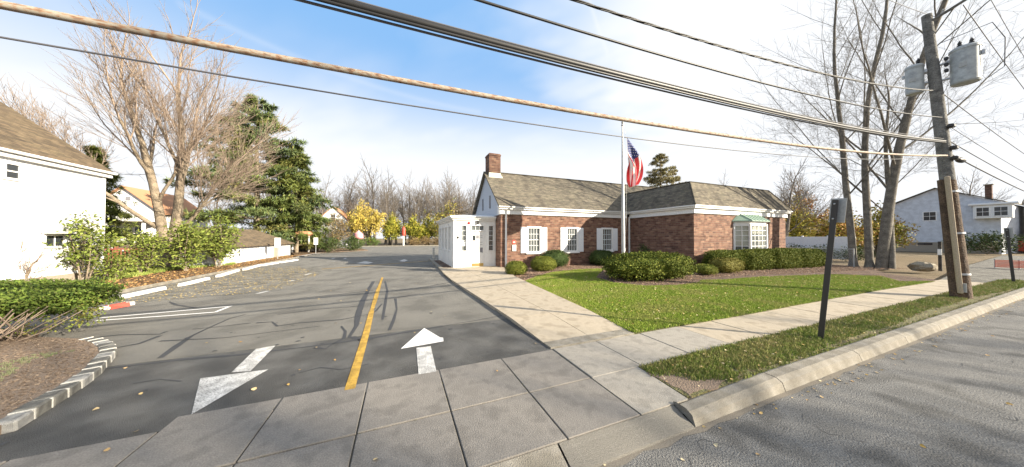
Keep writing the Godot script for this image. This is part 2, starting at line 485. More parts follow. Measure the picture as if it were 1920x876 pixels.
# ------------------------------------------------------------------ sky
func make_sky() -> Sky:
	var w := 1024
	var h := 512
	var im := Image.create(w, h, false, Image.FORMAT_RGBF)
	var f1 := noise(0.55, 5, 21)
	var f2 := noise(1.5, 5, 33)
	var sun := SUN_TO.normalized()
	for y in h:
		var el := PI * (0.5 - (y + 0.5) / h)
		for x in w:
			var az := TAU * (x + 0.5) / w
			if az > PI:
				az -= TAU
			var d := Vector3(sin(az) * cos(el), sin(el), -cos(az) * cos(el))
			var up := maxf(d.y, 0.0)
			var blue := Vector3(0.098, 0.2, 0.352).lerp(Vector3(0.09, 0.185, 0.34), smoothstep(0.6, 1.0, up))
			var q := Vector2(d.x, d.z) / (up + 0.22)
			# streaks run across the sky
			var r := Vector2(q.x * 0.75 + q.y * 0.66, (-q.x * 0.66 + q.y * 0.75) * 3.0)
			var wisp := f1.get_noise_2d(r.x * 1.6 + 3.0, r.y * 0.7) * 0.5 + f2.get_noise_2d(r.x * 1.2, r.y * 0.9) * 0.28
			var veil := 1.0 - smoothstep(0.2, 0.56, up + wisp * 0.1)
			var toward := smoothstep(-0.12, 0.32, d.dot(sun) + wisp * 0.22)
			var amount := clampf(maxf(veil, toward * 0.97) + maxf(wisp, 0.0) * 0.35 + 0.03, 0.0, 1.0)
			var white := Vector3(0.375, 0.385, 0.4)
			var c := blue.lerp(white, amount)
			# old aircraft trails
			for t in [[Vector2(0.655, 0.73), Vector2(0.728, 0.572), 0.007], [Vector2(-0.5, 0.5), Vector2(0.27, 0.43), 0.01]]:
				var p := Vector2(az, el)
				var a: Vector2 = t[0]
				var b: Vector2 = t[1]
				var near := Geometry2D.get_closest_point_to_segment(p, a, b)
				var k := 1.0 - smoothstep(0.0, t[2], p.distance_to(near))
				c = c.lerp(white, k * (0.5 if t[2] < 0.008 else 0.18))
			im.set_pixel(x, y, Color(c.x, c.y, c.z))
	var m := PanoramaSkyMaterial.new()
	m.panorama = ImageTexture.create_from_image(im)
	var s := Sky.new()
	s.sky_material = m
	return s

# ------------------------------------------------------------------ plants
func rand_dir() -> Vector3:
	var z := rng.randf_range(-1, 1)
	var a := rng.randf() * TAU
	var r := sqrt(1 - z * z)
	return Vector3(r * cos(a), z, r * sin(a))

func mixc(cols: Array) -> Color:
	var a: Color = cols[rng.randi() % cols.size()]
	var b: Color = cols[rng.randi() % cols.size()]
	var k := rng.randf_range(0.8, 1.2)
	var c := a.lerp(b, rng.randf())
	return Color(c.r * k, c.g * k, c.b * k)

# a branching skeleton: thick limbs go to one shape, twigs to another; tips are collected
func grow(thick: Geo, thin: Geo, p: Vector3, d: Vector3, length: float, rad: float, level: int, o: Dictionary, tips: Array) -> void:
	var segs: int = 5 if level == 0 else (4 if level < 3 else 3)
	var pts := [p]
	var radii := [rad]
	var dirs := [d]
	var q := p
	var dd := d
	for i in segs:
		dd = (dd + rand_dir() * float(o.bend) * (0.5 if level == 0 else 1.0) + Vector3.UP * float(o.lift) * (0.0 if level == 0 else 1.0)).normalized()
		q += dd * length / segs
		pts.append(q)
		radii.append(rad * (1.0 - (1.0 - float(o.taper)) * (i + 1.0) / segs))
		dirs.append(dd)
	var last: bool = level >= int(o.levels)
	if last:
		radii[segs] = rad * 0.3
	if level <= int(o.thick_to):
		thick.tube(pts, radii, 9 if level == 0 else 6, false)
	else:
		thin.tube(pts, radii, 4 if level == int(o.thick_to) + 1 else 3, false)
	if last:
		tips.append([q, dd])
		return
	var kids: int = o.kids[mini(level, o.kids.size() - 1)]
	var spin := rng.randf() * TAU
	var from: float = o.from[mini(level, o.from.size() - 1)]
	for k in kids:
		var t := from + (1.0 - from) * (k + rng.randf() * 0.7) / kids
		t = minf(t, 1.0)
		var fi := t * segs
		var i := mini(int(fi), segs - 1)
		var at: Vector3 = pts[i].lerp(pts[i + 1], fi - i)
		var dir0: Vector3 = dirs[i + 1]
		spin += 2.4 + rng.randf_range(-0.4, 0.4)
		var side := dir0.cross(Vector3.UP if absf(dir0.y) < 0.95 else Vector3.RIGHT).normalized()
		side = side.rotated(dir0, spin)
		var ang := deg_to_rad(rng.randf_range(o.angle[0], o.angle[1]))
		var nd := (dir0 * cos(ang) + side * sin(ang)).normalized()
		var r0: float = lerpf(radii[i], radii[i + 1], fi - i)
		grow(thick, thin, at, nd, length * rng.randf_range(o.shrink[0], o.shrink[1]) * (1.15 - 0.45 * t), maxf(r0 * rng.randf_range(o.kid_r[0], o.kid_r[1]), float(o.min_r)), level + 1, o, tips)
	# the leader goes on
	grow(thick, thin, q, dd, length * rng.randf_range(o.shrink[0], o.shrink[1]), maxf(float(radii[segs]) * 0.92, float(o.min_r)), level + 1, o, tips)

func bare_tree(called: String, label: String, at: Vector3, stems: Array, o: Dictionary, bark: String, twig: String, group := "") -> Node3D:
	var t := thing(called, label, "tree", at, group)
	var thick := Geo.new()
	var thin := Geo.new()
	var tips := []
	for s in stems:
		grow(thick, thin, s[0], Vector3(s[1]).normalized(), s[2], s[3], 0, o, tips)
	# root flare
	if o.get("flare", 0.0) > 0.0:
		var fr: float = o.flare
		if o.has("butt"):
			thick.tube([Vector3(0, 0.4, 0), Vector3(0.01, 1.2, 0), Vector3(0, float(o.butt), 0)], [fr, fr * 0.9, fr * 0.86], 12)
		thick.lathe([Vector2(fr * 1.5, -0.1), Vector2(fr * 1.15, 0.15), Vector2(fr * 0.95, 0.6)], 12)
	part(t, "trunk", thick, mats[bark])
	part(t, "crown", thin, mats[twig])
	if o.has("leaves"):
		part(t, "foliage", leaf_sprays(tips, o.leaves, o.leaf_size, o.spread, o.leaf_cols), mats.leaf)
	return t

func leaf_sprays(tips: Array, per: int, size: float, spread: float, cols: Array) -> Geo:
	var m := Geo.new()
	m.use_c = true
	for t in tips:
		var base := mixc(cols)
		for k in per:
			m.tint = mixc([base, base, cols[rng.randi() % cols.size()]])
			var p: Vector3 = t[0] + rand_dir() * spread * pow(rng.randf(), 0.5)
			m.leaf(p, rand_dir(), rand_dir(), size * rng.randf_range(0.6, 1.3), size * rng.randf_range(0.4, 0.7))
	return m

# a clipped or mounded shrub: an inner body of the same green under a skin of leaves
func shrub_shapes(r: Vector3, leaves: int, size: float, cols: Array, lump: float, lump_freq: float, sd: int, square := 2.0, low := -0.75) -> Array:
	var f := noise(lump_freq, 3, sd)
	var rad := func(d: Vector3) -> Vector3:
		var e := pow(pow(absf(d.x), square) + pow(absf(d.y), square) + pow(absf(d.z), square), -1.0 / square)
		var p := Vector3(d.x * r.x, d.y * r.y, d.z * r.z) * e
		return p * (1.0 + lump * f.get_noise_3d(p.x * 3.0, p.y * 3.0, p.z * 3.0))
	var core := Geo.new()
	core.use_c = true
	var sum := Color(0, 0, 0)
	for q in cols:
		sum += q
	core.tint = Color(sum.r / cols.size(), sum.g / cols.size(), sum.b / cols.size())
	var rows := 10
	var round := 18
	for i in rows:
		for k in round:
			var q := []
			for e in [[i, k], [i, k + 1], [i + 1, k + 1], [i + 1, k]]:
				var th: float = PI * e[0] / rows
				var ph: float = TAU * e[1] / round
				var d := Vector3(sin(th) * cos(ph), cos(th), sin(th) * sin(ph))
				var p: Vector3 = rad.call(d) * 0.86
				p.y = maxf(p.y, -r.y * 0.95)
				q.append(p)
			core.quad(q[1], q[0], q[3], q[2])
			var j := core.v.size() - 4
			if core.n[j].dot(q[0] + q[2]) < 0:
				core.flip_last()
	var skin := Geo.new()
	skin.use_c = true
	var big := maxf(r.x, r.z)
	for i in leaves:
		var d := rand_dir()
		if d.y < low:
			d.y = -d.y
		var p: Vector3 = rad.call(d)
		var nn := Vector3(d.x / r.x, d.y / r.y, d.z / r.z).normalized()
		p *= rng.randf_range(0.84, 1.02)
		if p.y < -r.y * 0.93:
			continue
		skin.tint = mixc(cols)
		var ax := (nn * rng.randf_range(0.1, 1.0) + rand_dir() * 0.9).normalized()
		var fc := (nn + rand_dir() * 0.7).normalized()
		skin.leaf(p, ax, fc, size * rng.randf_range(0.6, 1.3), size * rng.randf_range(0.4, 0.75))
	return [core.mesh(), skin.mesh(), big]

func shrub(called: String, label: String, at: Vector3, r: Vector3, leaves: int, size: float, cols: Array, group := "", lump := 0.12, lump_freq := 0.5, square := 2.3) -> Node3D:
	var t := thing(called, label, "shrub", at, group)
	var s := shrub_shapes(r, leaves, size, cols, lump, lump_freq, rng.randi() % 1000, square)
	part(t, "inner_foliage", s[0], mats.leaf, Vector3(0, r.y * 0.97, 0))
	part(t, "foliage", s[1], mats.leaf, Vector3(0, r.y * 0.97, 0))
	var st := Geo.new()
	for k in 5:
		var a := k * 1.3
		st.tube([Vector3(cos(a), 0, sin(a)) * 0.05, Vector3(cos(a) * r.x * 0.4, r.y * 0.8, sin(a) * r.z * 0.4)], [0.02, 0.012], 5)
	part(t, "stem", st, mats.bark_tan)
	return t

# leafy bush or small tree: clumps of leaves on a few stems, sky shows between
func leafy(called: String, label: String, category: String, at: Vector3, h: float, w: float, clumps: int, per: int, size: float, cols: Array, group := "", low := 0.25, bark := "bark_tan") -> Node3D:
	var t := thing(called, label, category, at, group)
	var st := Geo.new()
	var fo := Geo.new()
	fo.use_c = true
	var stems := 4
	for k in stems:
		var a := TAU * k / stems + rng.randf()
		var top := Vector3(cos(a) * w * 0.3, h * rng.randf_range(0.6, 0.85), sin(a) * w * 0.3)
		st.tube([Vector3(cos(a), 0, sin(a)) * 0.07, top * 0.5 + Vector3(rng.randf_range(-0.1, 0.1), 0, rng.randf_range(-0.1, 0.1)), top], [0.03 * h / 3.0, 0.022 * h / 3.0, 0.012], 5)
	for k in clumps:
		var d := rand_dir()
		var rr := pow(rng.randf(), 0.45)
		var y := low + (1.0 - low) * (0.5 + 0.5 * d.y * rr)
		var c := Vector3(d.x * w * 0.5 * rr, y * h, d.z * w * 0.5 * rr)
		var wid: float = 1.0 - 0.35 * absf(2.0 * (y - low) / (1.0 - low) - 0.9)
		c.x *= wid; c.z *= wid
		st.tube([Vector3(c.x * 0.3, c.y * 0.55, c.z * 0.3), c], [0.012, 0.005], 3, false)
		var base := mixc(cols)
		for i in per:
			fo.tint = mixc([base, base, cols[rng.randi() % cols.size()]])
			var o := rand_dir() * size * 2.6 * pow(rng.randf(), 0.5)
			o.y *= 0.6
			fo.leaf(c + o, (o.normalized() + rand_dir() * 0.8).normalized(), (Vector3.UP + rand_dir()).normalized(), size * rng.randf_range(0.6, 1.3), size * rng.randf_range(0.35, 0.6))
	part(t, "trunk" if category == "tree" else "stem", st, mats[bark])
	part(t, "crown" if category == "tree" else "foliage", fo, mats.leaf)
	return t

# conifer: straight trunk, whorls of boughs carrying sprays of needles
func conifer(called: String, label: String, at: Vector3, h: float, w: float, whorls: int, boughs: int, cols: Array, clear: float, droop: float, ragged: float, spray: float, bark: String, group := "", inner := 0.22, flat := 0.33) -> Node3D:
	var t := thing(called, label, "tree", at, group)
	var wood := Geo.new()
	var fo := Geo.new()
	fo.use_c = true
	var r0 := h * 0.018
	wood.tube([Vector3(0, -0.1, 0), Vector3(0.05, h * 0.33, 0), Vector3(-0.04, h * 0.66, 0.05), Vector3(0, h, 0)], [r0, r0 * 0.8, r0 * 0.5, 0.02], 8)
	for k in whorls:
		var f := (k + rng.randf() * 0.6) / whorls
		var y := lerpf(clear * h, h * 0.99, f)
		var reach := w * 0.5 * pow(1.0 - f, 0.75) + w * 0.03
		for b in boughs:
			if rng.randf() < ragged * 0.5:
				continue
			var a := TAU * (b + rng.randf() * 0.7) / boughs + k * 0.7
			var l := reach * rng.randf_range(1.0 - ragged, 1.0 + ragged * 0.25)
			var out := Vector3(cos(a), 0, sin(a))
			var p0 := Vector3(0, y, 0)
			var p1 := p0 + out * l * 0.5 + Vector3.UP * (0.08 * l - droop * l * 0.3)
			var p2 := p0 + out * l + Vector3.UP * (0.12 * l - droop * l * 0.8)
			wood.tube([p0, p1, p2], [maxf(0.05 * l / 3.0, 0.02), 0.018, 0.008], 4, false)
			var base := mixc(cols)
			var count := int(6 + l * 7.0)
			for i in count:
				var s := rng.randf_range(inner, 1.0)
				var spot := p0.lerp(p1, s * 2.0) if s < 0.5 else p1.lerp(p2, s * 2.0 - 1.0)
				spot += Vector3(rng.randf_range(-1, 1), rng.randf_range(-flat, flat), rng.randf_range(-1, 1)) * l * 0.16
				for e in 15:
					fo.tint = mixc([base, base, cols[rng.randi() % cols.size()]])
					var dn := (out * 0.6 + rand_dir() * 0.9 + Vector3.UP * (0.25 - droop * 0.6)).normalized()
					fo.leaf(spot, dn, (Vector3.UP + rand_dir() * 0.8).normalized(), spray * rng.randf_range(0.6, 1.2), spray * 0.13)
	part(t, "trunk", wood, mats[bark])
	part(t, "crown", fo, mats.needle)
	return t

# an outline with a ragged edge
func ragged(poly: Array, step: float, amp: float, sd: int) -> Array:
	var f := noise(1.3, 3, sd)
	var out := []
	for i in poly.size():
		var a: Vector2 = poly[i]
		var b: Vector2 = poly[(i + 1) % poly.size()]
		var n := maxi(1, int(a.distance_to(b) / step))
		for k in n:
			var p := a.lerp(b, float(k) / n)
			out.append(p + Vector2(f.get_noise_2d(p.x * 2.0, p.y * 2.0), f.get_noise_2d(p.x * 2.0 + 40.0, p.y * 2.0)) * amp)
	return out

func inside(p: Vector2, polys: Array) -> bool:
	for q in polys:
		if Geometry2D.is_point_in_polygon(p, q):
			return true
	return false

# many small copies scattered over outlines, as one object that nobody could count
func scatter(called: String, label: String, category: String, shape: Mesh, mat: Material, polys: Array, holes: Array, count: int, y: float, sizes: Vector2, cols: Array, flat := false, near := 0.0, straw = null) -> MultiMeshInstance3D:
	var lo := Vector2(1e9, 1e9)
	var hi := -lo
	var pk := []
	for q in polys:
		var a := PackedVector2Array(q)
		pk.append(a)
		for p in a:
			lo = lo.min(p); hi = hi.max(p)
	var hk := []
	for q in holes:
		hk.append(PackedVector2Array(q))
	var mm := MultiMesh.new()
	mm.transform_format = MultiMesh.TRANSFORM_3D
	mm.use_colors = true
	mm.mesh = shape
	var tf := []
	var cc := []
	var tries := 0
	var fp := noise(0.35, 4, 19)
	while tf.size() < count and tries < count * 12:
		tries += 1
		var p := Vector2(rng.randf_range(lo.x, hi.x), rng.randf_range(lo.y, hi.y))
		if near > 0.0 and rng.randf() > near / maxf(near, p.length()):
			continue
		if not inside(p, pk) or inside(p, hk):
			continue
		var b := Basis(Vector3.UP, rng.randf() * TAU)
		if flat:
			b = b * Basis(Vector3.RIGHT, rng.randf_range(-0.35, 0.35)) * Basis(Vector3.BACK, rng.randf_range(-0.35, 0.35))
		else:
			b = b * Basis(Vector3.RIGHT, rng.randf_range(-0.25, 0.25))
		b = b.scaled(Vector3.ONE * rng.randf_range(sizes.x, sizes.y))
		tf.append(Transform3D(b, Vector3(p.x, y, p.y)))
		var cl := mixc(cols)
		if straw != null:
			var k := smoothstep(-0.15, 0.45, fp.get_noise_2d(p.x * 2.0, p.y * 2.0) + rng.randf_range(-0.2, 0.2))
			cl = cl.lerp(mixc([straw]), k * 0.42)
		cc.append(cl)
	mm.instance_count = tf.size()
	for i in tf.size():
		mm.set_instance_transform(i, tf[i])
		mm.set_instance_color(i, cc[i])
	var o := MultiMeshInstance3D.new()
	o.name = numbered(called)
	o.multimesh = mm
	o.material_override = mat
	add_child(o)
	tag(o, label, category)
	o.set_meta("kind", "stuff")
	return o

func tuft_mesh(blades: int, h: float, w: float, spread: float) -> ArrayMesh:
	var m := Geo.new()
	m.use_c = true
	for i in blades:
		var a := rng.randf() * TAU
		var p := Vector3(cos(a), 0, sin(a)) * spread * sqrt(rng.randf())
		var lean := Vector3(rng.randf_range(-0.5, 0.5), 1.0, rng.randf_range(-0.5, 0.5)).normalized() * h * rng.randf_range(0.6, 1.2)
		var b := rng.randf() * TAU
		var s := Vector3(cos(b), 0, sin(b)) * w * 0.5
		m.tri(p - s, p + s, p + lean)
	return m.mesh()

func leaf_mesh() -> ArrayMesh:
	var m := Geo.new()
	m.use_c = true
	var rim := []
	for k in 7:
		var a := TAU * k / 7
		rim.append(Vector3(cos(a) * (0.5 if k % 2 else 0.34), 0.05 * sin(a * 2.0) + 0.05, sin(a) * 0.32))
	for k in 7:
		m.tri(Vector3(0, 0.0, 0), rim[(k + 1) % 7], rim[k])
	return m.mesh()

func chip_mesh() -> ArrayMesh:
	var m := Geo.new()
	m.use_c = true
	m.box(Vector3.ZERO, Vector3(1.0, 0.22, 0.32))
	return m.mesh()

# ------------------------------------------------------------------ building pieces
# a wall of thickness t with openings; along x (facing +z) or along z (facing -x)
func wall(m: Geo, along_x: bool, u0: float, u1: float, y0: float, y1: float, face: float, t: float, holes: Array) -> void:
	var put := func(a: float, b: float, c: float, d: float) -> void:
		if b - a < 0.001 or d - c < 0.001:
			return
		if along_x:
			m.span(Vector3(a, c, face - t), Vector3(b, d, face))
		else:
			m.span(Vector3(face, c, a), Vector3(face + t, d, b))
	var u := u0
	for h in holes:
		put.call(u, h[0], y0, y1)
		put.call(h[0], h[1], y0, h[2])
		put.call(h[0], h[1], h[3], y1)
		u = h[1]
	put.call(u, u1, y0, y1)

# a window set in an opening: origin at its middle on the wall's face, z outwards
func window(parent: Node, at: Vector3, yaw: float, w: float, h: float, cols: int, rows: int, far := false, blind := 0.0, frame_mat := "white_paint", rim := 0.07) -> MeshInstance3D:
	var f := Geo.new()
	var d := 0.05
	var z0 := -0.1 if not far else 0.0
	f.span(Vector3(-w / 2 - 0.02, -h / 2 - 0.02, z0), Vector3(-w / 2 + rim, h / 2 + 0.02, d), 0.008)
	f.span(Vector3(w / 2 - rim, -h / 2 - 0.02, z0), Vector3(w / 2 + 0.02, h / 2 + 0.02, d), 0.008)
	f.span(Vector3(-w / 2 + rim, h / 2 - rim, z0), Vector3(w / 2 - rim, h / 2 + 0.02, d), 0.008)
	f.span(Vector3(-w / 2 + rim, -h / 2 - 0.02, z0), Vector3(w / 2 - rim, -h / 2 + rim, d), 0.008)
	var o := part(parent, "window", f, mats[frame_mat], at, Vector3(0, yaw, 0))
	var iw := w - 2 * rim
	var ih := h - 2 * rim
	var zg := -0.05 if not far else 0.012
	var g := Geo.new()
	g.quad(Vector3(-iw / 2, -ih / 2, zg), Vector3(iw / 2, -ih / 2, zg), Vector3(iw / 2, ih / 2, zg), Vector3(-iw / 2, ih / 2, zg))
	part(o, "pane", g, mats.glass if not far else mats.far_glass)
	var b := Geo.new()
	for k in range(1, cols):
		var x := -iw / 2 + iw * k / cols
		b.span(Vector3(x - 0.013, -ih / 2, zg + 0.003), Vector3(x + 0.013, ih / 2, zg + 0.025))
		if rows == 1:
			part(o, "glazing_bar", b, mats[frame_mat])
			b = Geo.new()
	for k in range(1, rows):
		var y := -ih / 2 + ih * k / rows
		var thick := 0.024 if (rows % 2 == 0 and k == rows / 2) else 0.013
		b.span(Vector3(-iw / 2, y - thick, zg + 0.004), Vector3(iw / 2, y + thick, zg + 0.028))
		if cols == 1:
			part(o, "glazing_bar", b, mats[frame_mat])
			b = Geo.new()
	if cols > 1 and rows > 1:
		part(o, "glazing_bar", b, mats[frame_mat])
	if blind > 0.0:
		var bl := Geo.new()
		var n := int(ih * blind / 0.05)
		for k in n:
			var y := ih / 2 - 0.025 - k * 0.05
			bl.box(Vector3(0, y, zg - 0.06), Vector3(iw, 0.046, 0.004), 0.0, Basis(Vector3.RIGHT, 0.5))
		part(o, "blind", bl, mats.blind)
	return o

# a gabled roof: ridge along x or z
func gable_roof(m: Geo, lo: Vector2, hi: Vector2, eave: float, ridge: float, along_x: bool, over := 0.3, thick := 0.1) -> void:
	var a := lo - Vector2(over, over)
	var b := hi + Vector2(over, over)
	for s in [0, 1]:
		for y in [0.0, -thick]:
			var p: Array
			if along_x:
				var zm := (lo.y + hi.y) / 2
				p = [Vector3(a.x, eave + y, b.y), Vector3(b.x, eave + y, b.y), Vector3(b.x, ridge + y, zm), Vector3(a.x, ridge + y, zm)] if s == 0 else [Vector3(b.x, eave + y, a.y), Vector3(a.x, eave + y, a.y), Vector3(a.x, ridge + y, zm), Vector3(b.x, ridge + y, zm)]
			else:
				var xm := (lo.x + hi.x) / 2
				p = [Vector3(b.x, eave + y, b.y), Vector3(b.x, eave + y, a.y), Vector3(xm, ridge + y, a.y), Vector3(xm, ridge + y, b.y)] if s == 0 else [Vector3(a.x, eave + y, a.y), Vector3(a.x, eave + y, b.y), Vector3(xm, ridge + y, b.y), Vector3(xm, ridge + y, a.y)]
			if y == 0.0:
				m.slab(p[0], p[1], p[2], p[3])
			else:
				m.slab(p[1], p[0], p[3], p[2])
		# edges
	var e: Array
	if along_x:
		var zm := (lo.y + hi.y) / 2
		e = [[Vector3(a.x, eave, b.y), Vector3(a.x, ridge, zm)], [Vector3(a.x, ridge, zm), Vector3(a.x, eave, a.y)], [Vector3(b.x, eave, a.y), Vector3(b.x, ridge, zm)], [Vector3(b.x, ridge, zm), Vector3(b.x, eave, b.y)], [Vector3(a.x, eave, b.y), Vector3(b.x, eave, b.y)], [Vector3(b.x, eave, a.y), Vector3(a.x, eave, a.y)]]
	else:
		var xm := (lo.x + hi.x) / 2
		e = [[Vector3(b.x, eave, b.y), Vector3(xm, ridge, b.y)], [Vector3(xm, ridge, b.y), Vector3(a.x, eave, b.y)], [Vector3(a.x, eave, a.y), Vector3(xm, ridge, a.y)], [Vector3(xm, ridge, a.y), Vector3(b.x, eave, a.y)], [Vector3(b.x, eave, b.y), Vector3(b.x, eave, a.y)], [Vector3(a.x, eave, a.y), Vector3(a.x, eave, b.y)]]
	for q in e:
		m.slab(q[0] - Vector3.UP * thick, q[1] - Vector3.UP * thick, q[1], q[0])

func gable_walls(m: Geo, lo: Vector2, hi: Vector2, y0: float, eave: float, ridge: float, along_x: bool) -> void:
	m.span(Vector3(lo.x, y0, lo.y), Vector3(hi.x, eave - 0.02, hi.y))
	if along_x:
		var zm := (lo.y + hi.y) / 2
		for x in [lo.x, hi.x]:
			var a := Vector3(x, eave - 0.02, lo.y); var b := Vector3(x, eave - 0.02, hi.y); var c := Vector3(x, ridge - 0.12, zm)
			if x == lo.x:
				m.tri(a, b, c)
			else:
				m.tri(b, a, c)
	else:
		var xm := (lo.x + hi.x) / 2
		for z in [lo.y, hi.y]:
			var a := Vector3(lo.x, eave - 0.02, z); var b := Vector3(hi.x, eave - 0.02, z); var c := Vector3(xm, ridge - 0.12, z)
			if z == hi.y:
				m.tri(a, b, c)
			else:
				m.tri(b, a, c)

func make_building() -> void:
	var t := thing("brick_building", "one-storey brown brick building with shingle roof, chimney, wing and white entrance", "building")
	var w := Geo.new()
	var wins := [[7.8, 8.85, 0.95, 2.7], [10.84, 11.87, 0.95, 2.7], [13.99, 15.05, 0.95, 2.7]]
	wall(w, true, 5.95, 16.749, 0.0, 3.6, -16.4, 0.25, wins)
	w.span(Vector3(5.951, 0, -22.6), Vector3(6.2, 3.6, -16.651))
	w.span(Vector3(6.2, 0, -22.6), Vector3(24.0, 3.6, -22.35))
	part(t, "wall", w, mats.brick)
	var ww := Geo.new()
	wall(ww, true, 16.75, 27.1, 0.0, 3.6, -11.3, 0.25, [[20.72, 23.83, 1.0, 2.98]])
	ww.span(Vector3(16.75, 0, -17.0), Vector3(17.0, 3.6, -11.551))
	ww.span(Vector3(26.85, 0, -22.0), Vector3(27.1, 3.6, -11.551))
	ww.span(Vector3(24.0, 0, -22.6), Vector3(26.85, 3.6, -22.35))
	part(t, "wing_wall", ww, mats.brick)
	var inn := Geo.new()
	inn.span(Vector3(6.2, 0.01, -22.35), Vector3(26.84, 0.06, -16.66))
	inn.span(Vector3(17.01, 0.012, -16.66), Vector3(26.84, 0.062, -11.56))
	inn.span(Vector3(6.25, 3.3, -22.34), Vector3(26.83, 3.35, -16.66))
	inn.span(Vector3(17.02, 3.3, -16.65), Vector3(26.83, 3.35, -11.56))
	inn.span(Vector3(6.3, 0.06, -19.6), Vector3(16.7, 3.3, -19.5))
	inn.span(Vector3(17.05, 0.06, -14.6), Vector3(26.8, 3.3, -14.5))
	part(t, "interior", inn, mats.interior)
	for q in wins:
		var o := window(t, Vector3((q[0] + q[1]) / 2, (q[2] + q[3]) / 2, -16.4), 0.0, q[1] - q[0], q[3] - q[2], 4, 4, false, 0.0, "white_paint", 0.11)
		part(o, "sill", boxes([[Vector3(-0.6, -0.95, -0.02), Vector3(0.6, -0.885, 0.1)]], 0.01), mats.white_paint)
		for s in [-1, 1]:
			var sh := Geo.new()
			var cx: float = s * ((q[1] - q[0]) / 2 + 0.245)
			sh.span(Vector3(cx - 0.215, -0.87, 0.004), Vector3(cx + 0.215, 0.85, 0.045), 0.006)
			for r in [[-0.8, -0.06], [0.04, 0.78]]:
				sh.span(Vector3(cx - 0.15, r[0], 0.046), Vector3(cx + 0.15, r[1], 0.06), 0.012)
			part(o, "shutter", sh, mats.shutter)
	# eaves: frieze board, cornice
	var fr := boxes([[Vector3(5.85, 3.48, -16.398), Vector3(16.4, 3.8, -16.3)], [Vector3(5.75, 3.78, -16.35), Vector3(16.44, 3.9, -16.16)], [Vector3(5.7, 3.895, -16.35), Vector3(16.45, 3.99, -16.06)],
		[Vector3(5.84, 3.481, -16.7), Vector3(5.949, 3.98, -16.299)]], 0.012)
	part(t, "cornice", fr, mats.white_paint)
	var fw := Geo.new()
	for e in [[0.1, 3.48, 3.8], [0.24, 3.79, 3.9], [0.31, 3.895, 3.99]]:
		var k: float = e[0]
		fw.span(Vector3(16.75 - k, e[1], -11.3), Vector3(27.1 + k, e[2], -11.3 + k), 0.012)
		fw.span(Vector3(16.75 - k, e[1] + 0.001, -16.3), Vector3(16.749, e[2] - 0.001, -11.302), 0.012)
		fw.span(Vector3(27.101, e[1] + 0.001, -22.0), Vector3(27.1 + k, e[2] - 0.001, -11.302), 0.012)
	part(t, "cornice", fw, mats.white_paint)
	# roofs
	var r := Geo.new()
	var zr := -19.45
	r.slab(Vector3(5.7, 3.99, -16.03), Vector3(24.3, 3.99, -16.03), Vector3(24.3, 6.88, zr), Vector3(5.7, 6.88, zr))
	r.slab(Vector3(24.3, 3.99, -22.87), Vector3(5.7, 3.99, -22.87), Vector3(5.7, 6.88, zr), Vector3(24.3, 6.88, zr))
	for q in [[Vector3(5.7, 6.88, zr), Vector3(5.7, 3.99, -16.03)], [Vector3(5.7, 3.99, -22.87), Vector3(5.7, 6.88, zr)]]:
		r.slab(q[0] - Vector3.UP * 0.13, q[1] - Vector3.UP * 0.13, q[1], q[0])
		r.slab(q[1] - Vector3.UP * 0.13, q[0] - Vector3.UP * 0.13, q[0] + Vector3(0.2, -0.13, 0), q[1] + Vector3(0.2, -0.13, 0))
	part(t, "roof", r, mats.shingle)
	part(t, "ridge_cap", boxes([[Vector3(6.95, 6.84, zr - 0.1), Vector3(24.3, 6.91, zr + 0.1)]], 0.02), mats.shingle)
	var rw := Geo.new()
	var a := [Vector3(16.43, 3.99, -10.98), Vector3(27.42, 3.99, -10.98), Vector3(27.42, 3.99, -22.3), Vector3(16.43, 3.99, -18.5)]
	var b := [Vector3(17.43, 5.6, -12.0), Vector3(26.42, 5.6, -12.0), Vector3(26.42, 5.6, -21.3), Vector3(17.43, 5.6, -18.5)]
	rw.slab(a[0], a[1], b[1], b[0])
	rw.slab(a[1], a[2], b[2], b[1])
	rw.slab(a[3], a[0], b[0], b[3])
	rw.slab(b[0], b[1], b[2], b[3])
	part(t, "wing_roof", rw, mats.shingle)
	var hip := Geo.new()
	for q in [[a[0], b[0]], [a[1], b[1]]]:
		hip.tube([q[0], q[1]], [0.05, 0.05], 6)
	hip.span(Vector3(17.4, 5.59, -12.06), Vector3(26.44, 5.65, -11.97), 0.015)
	hip.span(Vector3(17.38, 5.591, -18.4), Vector3(17.47, 5.651, -12.07), 0.015)
	part(t, "ridge_cap", hip, mats.shingle)
	# gable end in grey clapboards, each board its own piece
	var y := 3.45
	while y < 6.7:
		var y1 := minf(y + 0.145, 6.74)
		var cl := Geo.new()
		var z := []
		for yy in [y, y1]:
			var k := clampf((yy - 3.99) / (6.88 - 3.99), 0.0, 1.0)
			z.append([lerpf(-16.33, zr, k), lerpf(-22.5, zr, k)])
		var p := [Vector3(5.915, y, z[0][1]), Vector3(5.915, y, z[0][0]), Vector3(5.945, y1, z[1][0]), Vector3(5.945, y1, z[1][1])]
		cl.quad(p[0], p[1], p[2], p[3])
		cl.quad(p[1], p[0], p[0] + Vector3(0.03, 0, 0), p[1] + Vector3(0.03, 0, 0))
		part(t, "clapboard", cl, mats.grey_siding)
		y += 0.14
	for q in [[-20.35, 4.05, 4.95], [-18.55, 4.05, 4.95]]:
		var lv := Geo.new()
		lv.span(Vector3(5.89, q[1], q[0] - 0.1), Vector3(5.92, q[2], q[0] + 0.1))
		for k in 8:
			lv.box(Vector3(5.88, q[1] + 0.06 + k * 0.11, q[0]), Vector3(0.02, 0.06, 0.18), 0.0, Basis(Vector3.BACK, 0.5))
		part(t, "louvre", lv, mats.print_grey)
	# chimney
	var ch := Geo.new()
	ch.span(Vector3(5.98, 5.8, -19.9), Vector3(6.86, 8.0, -18.95))
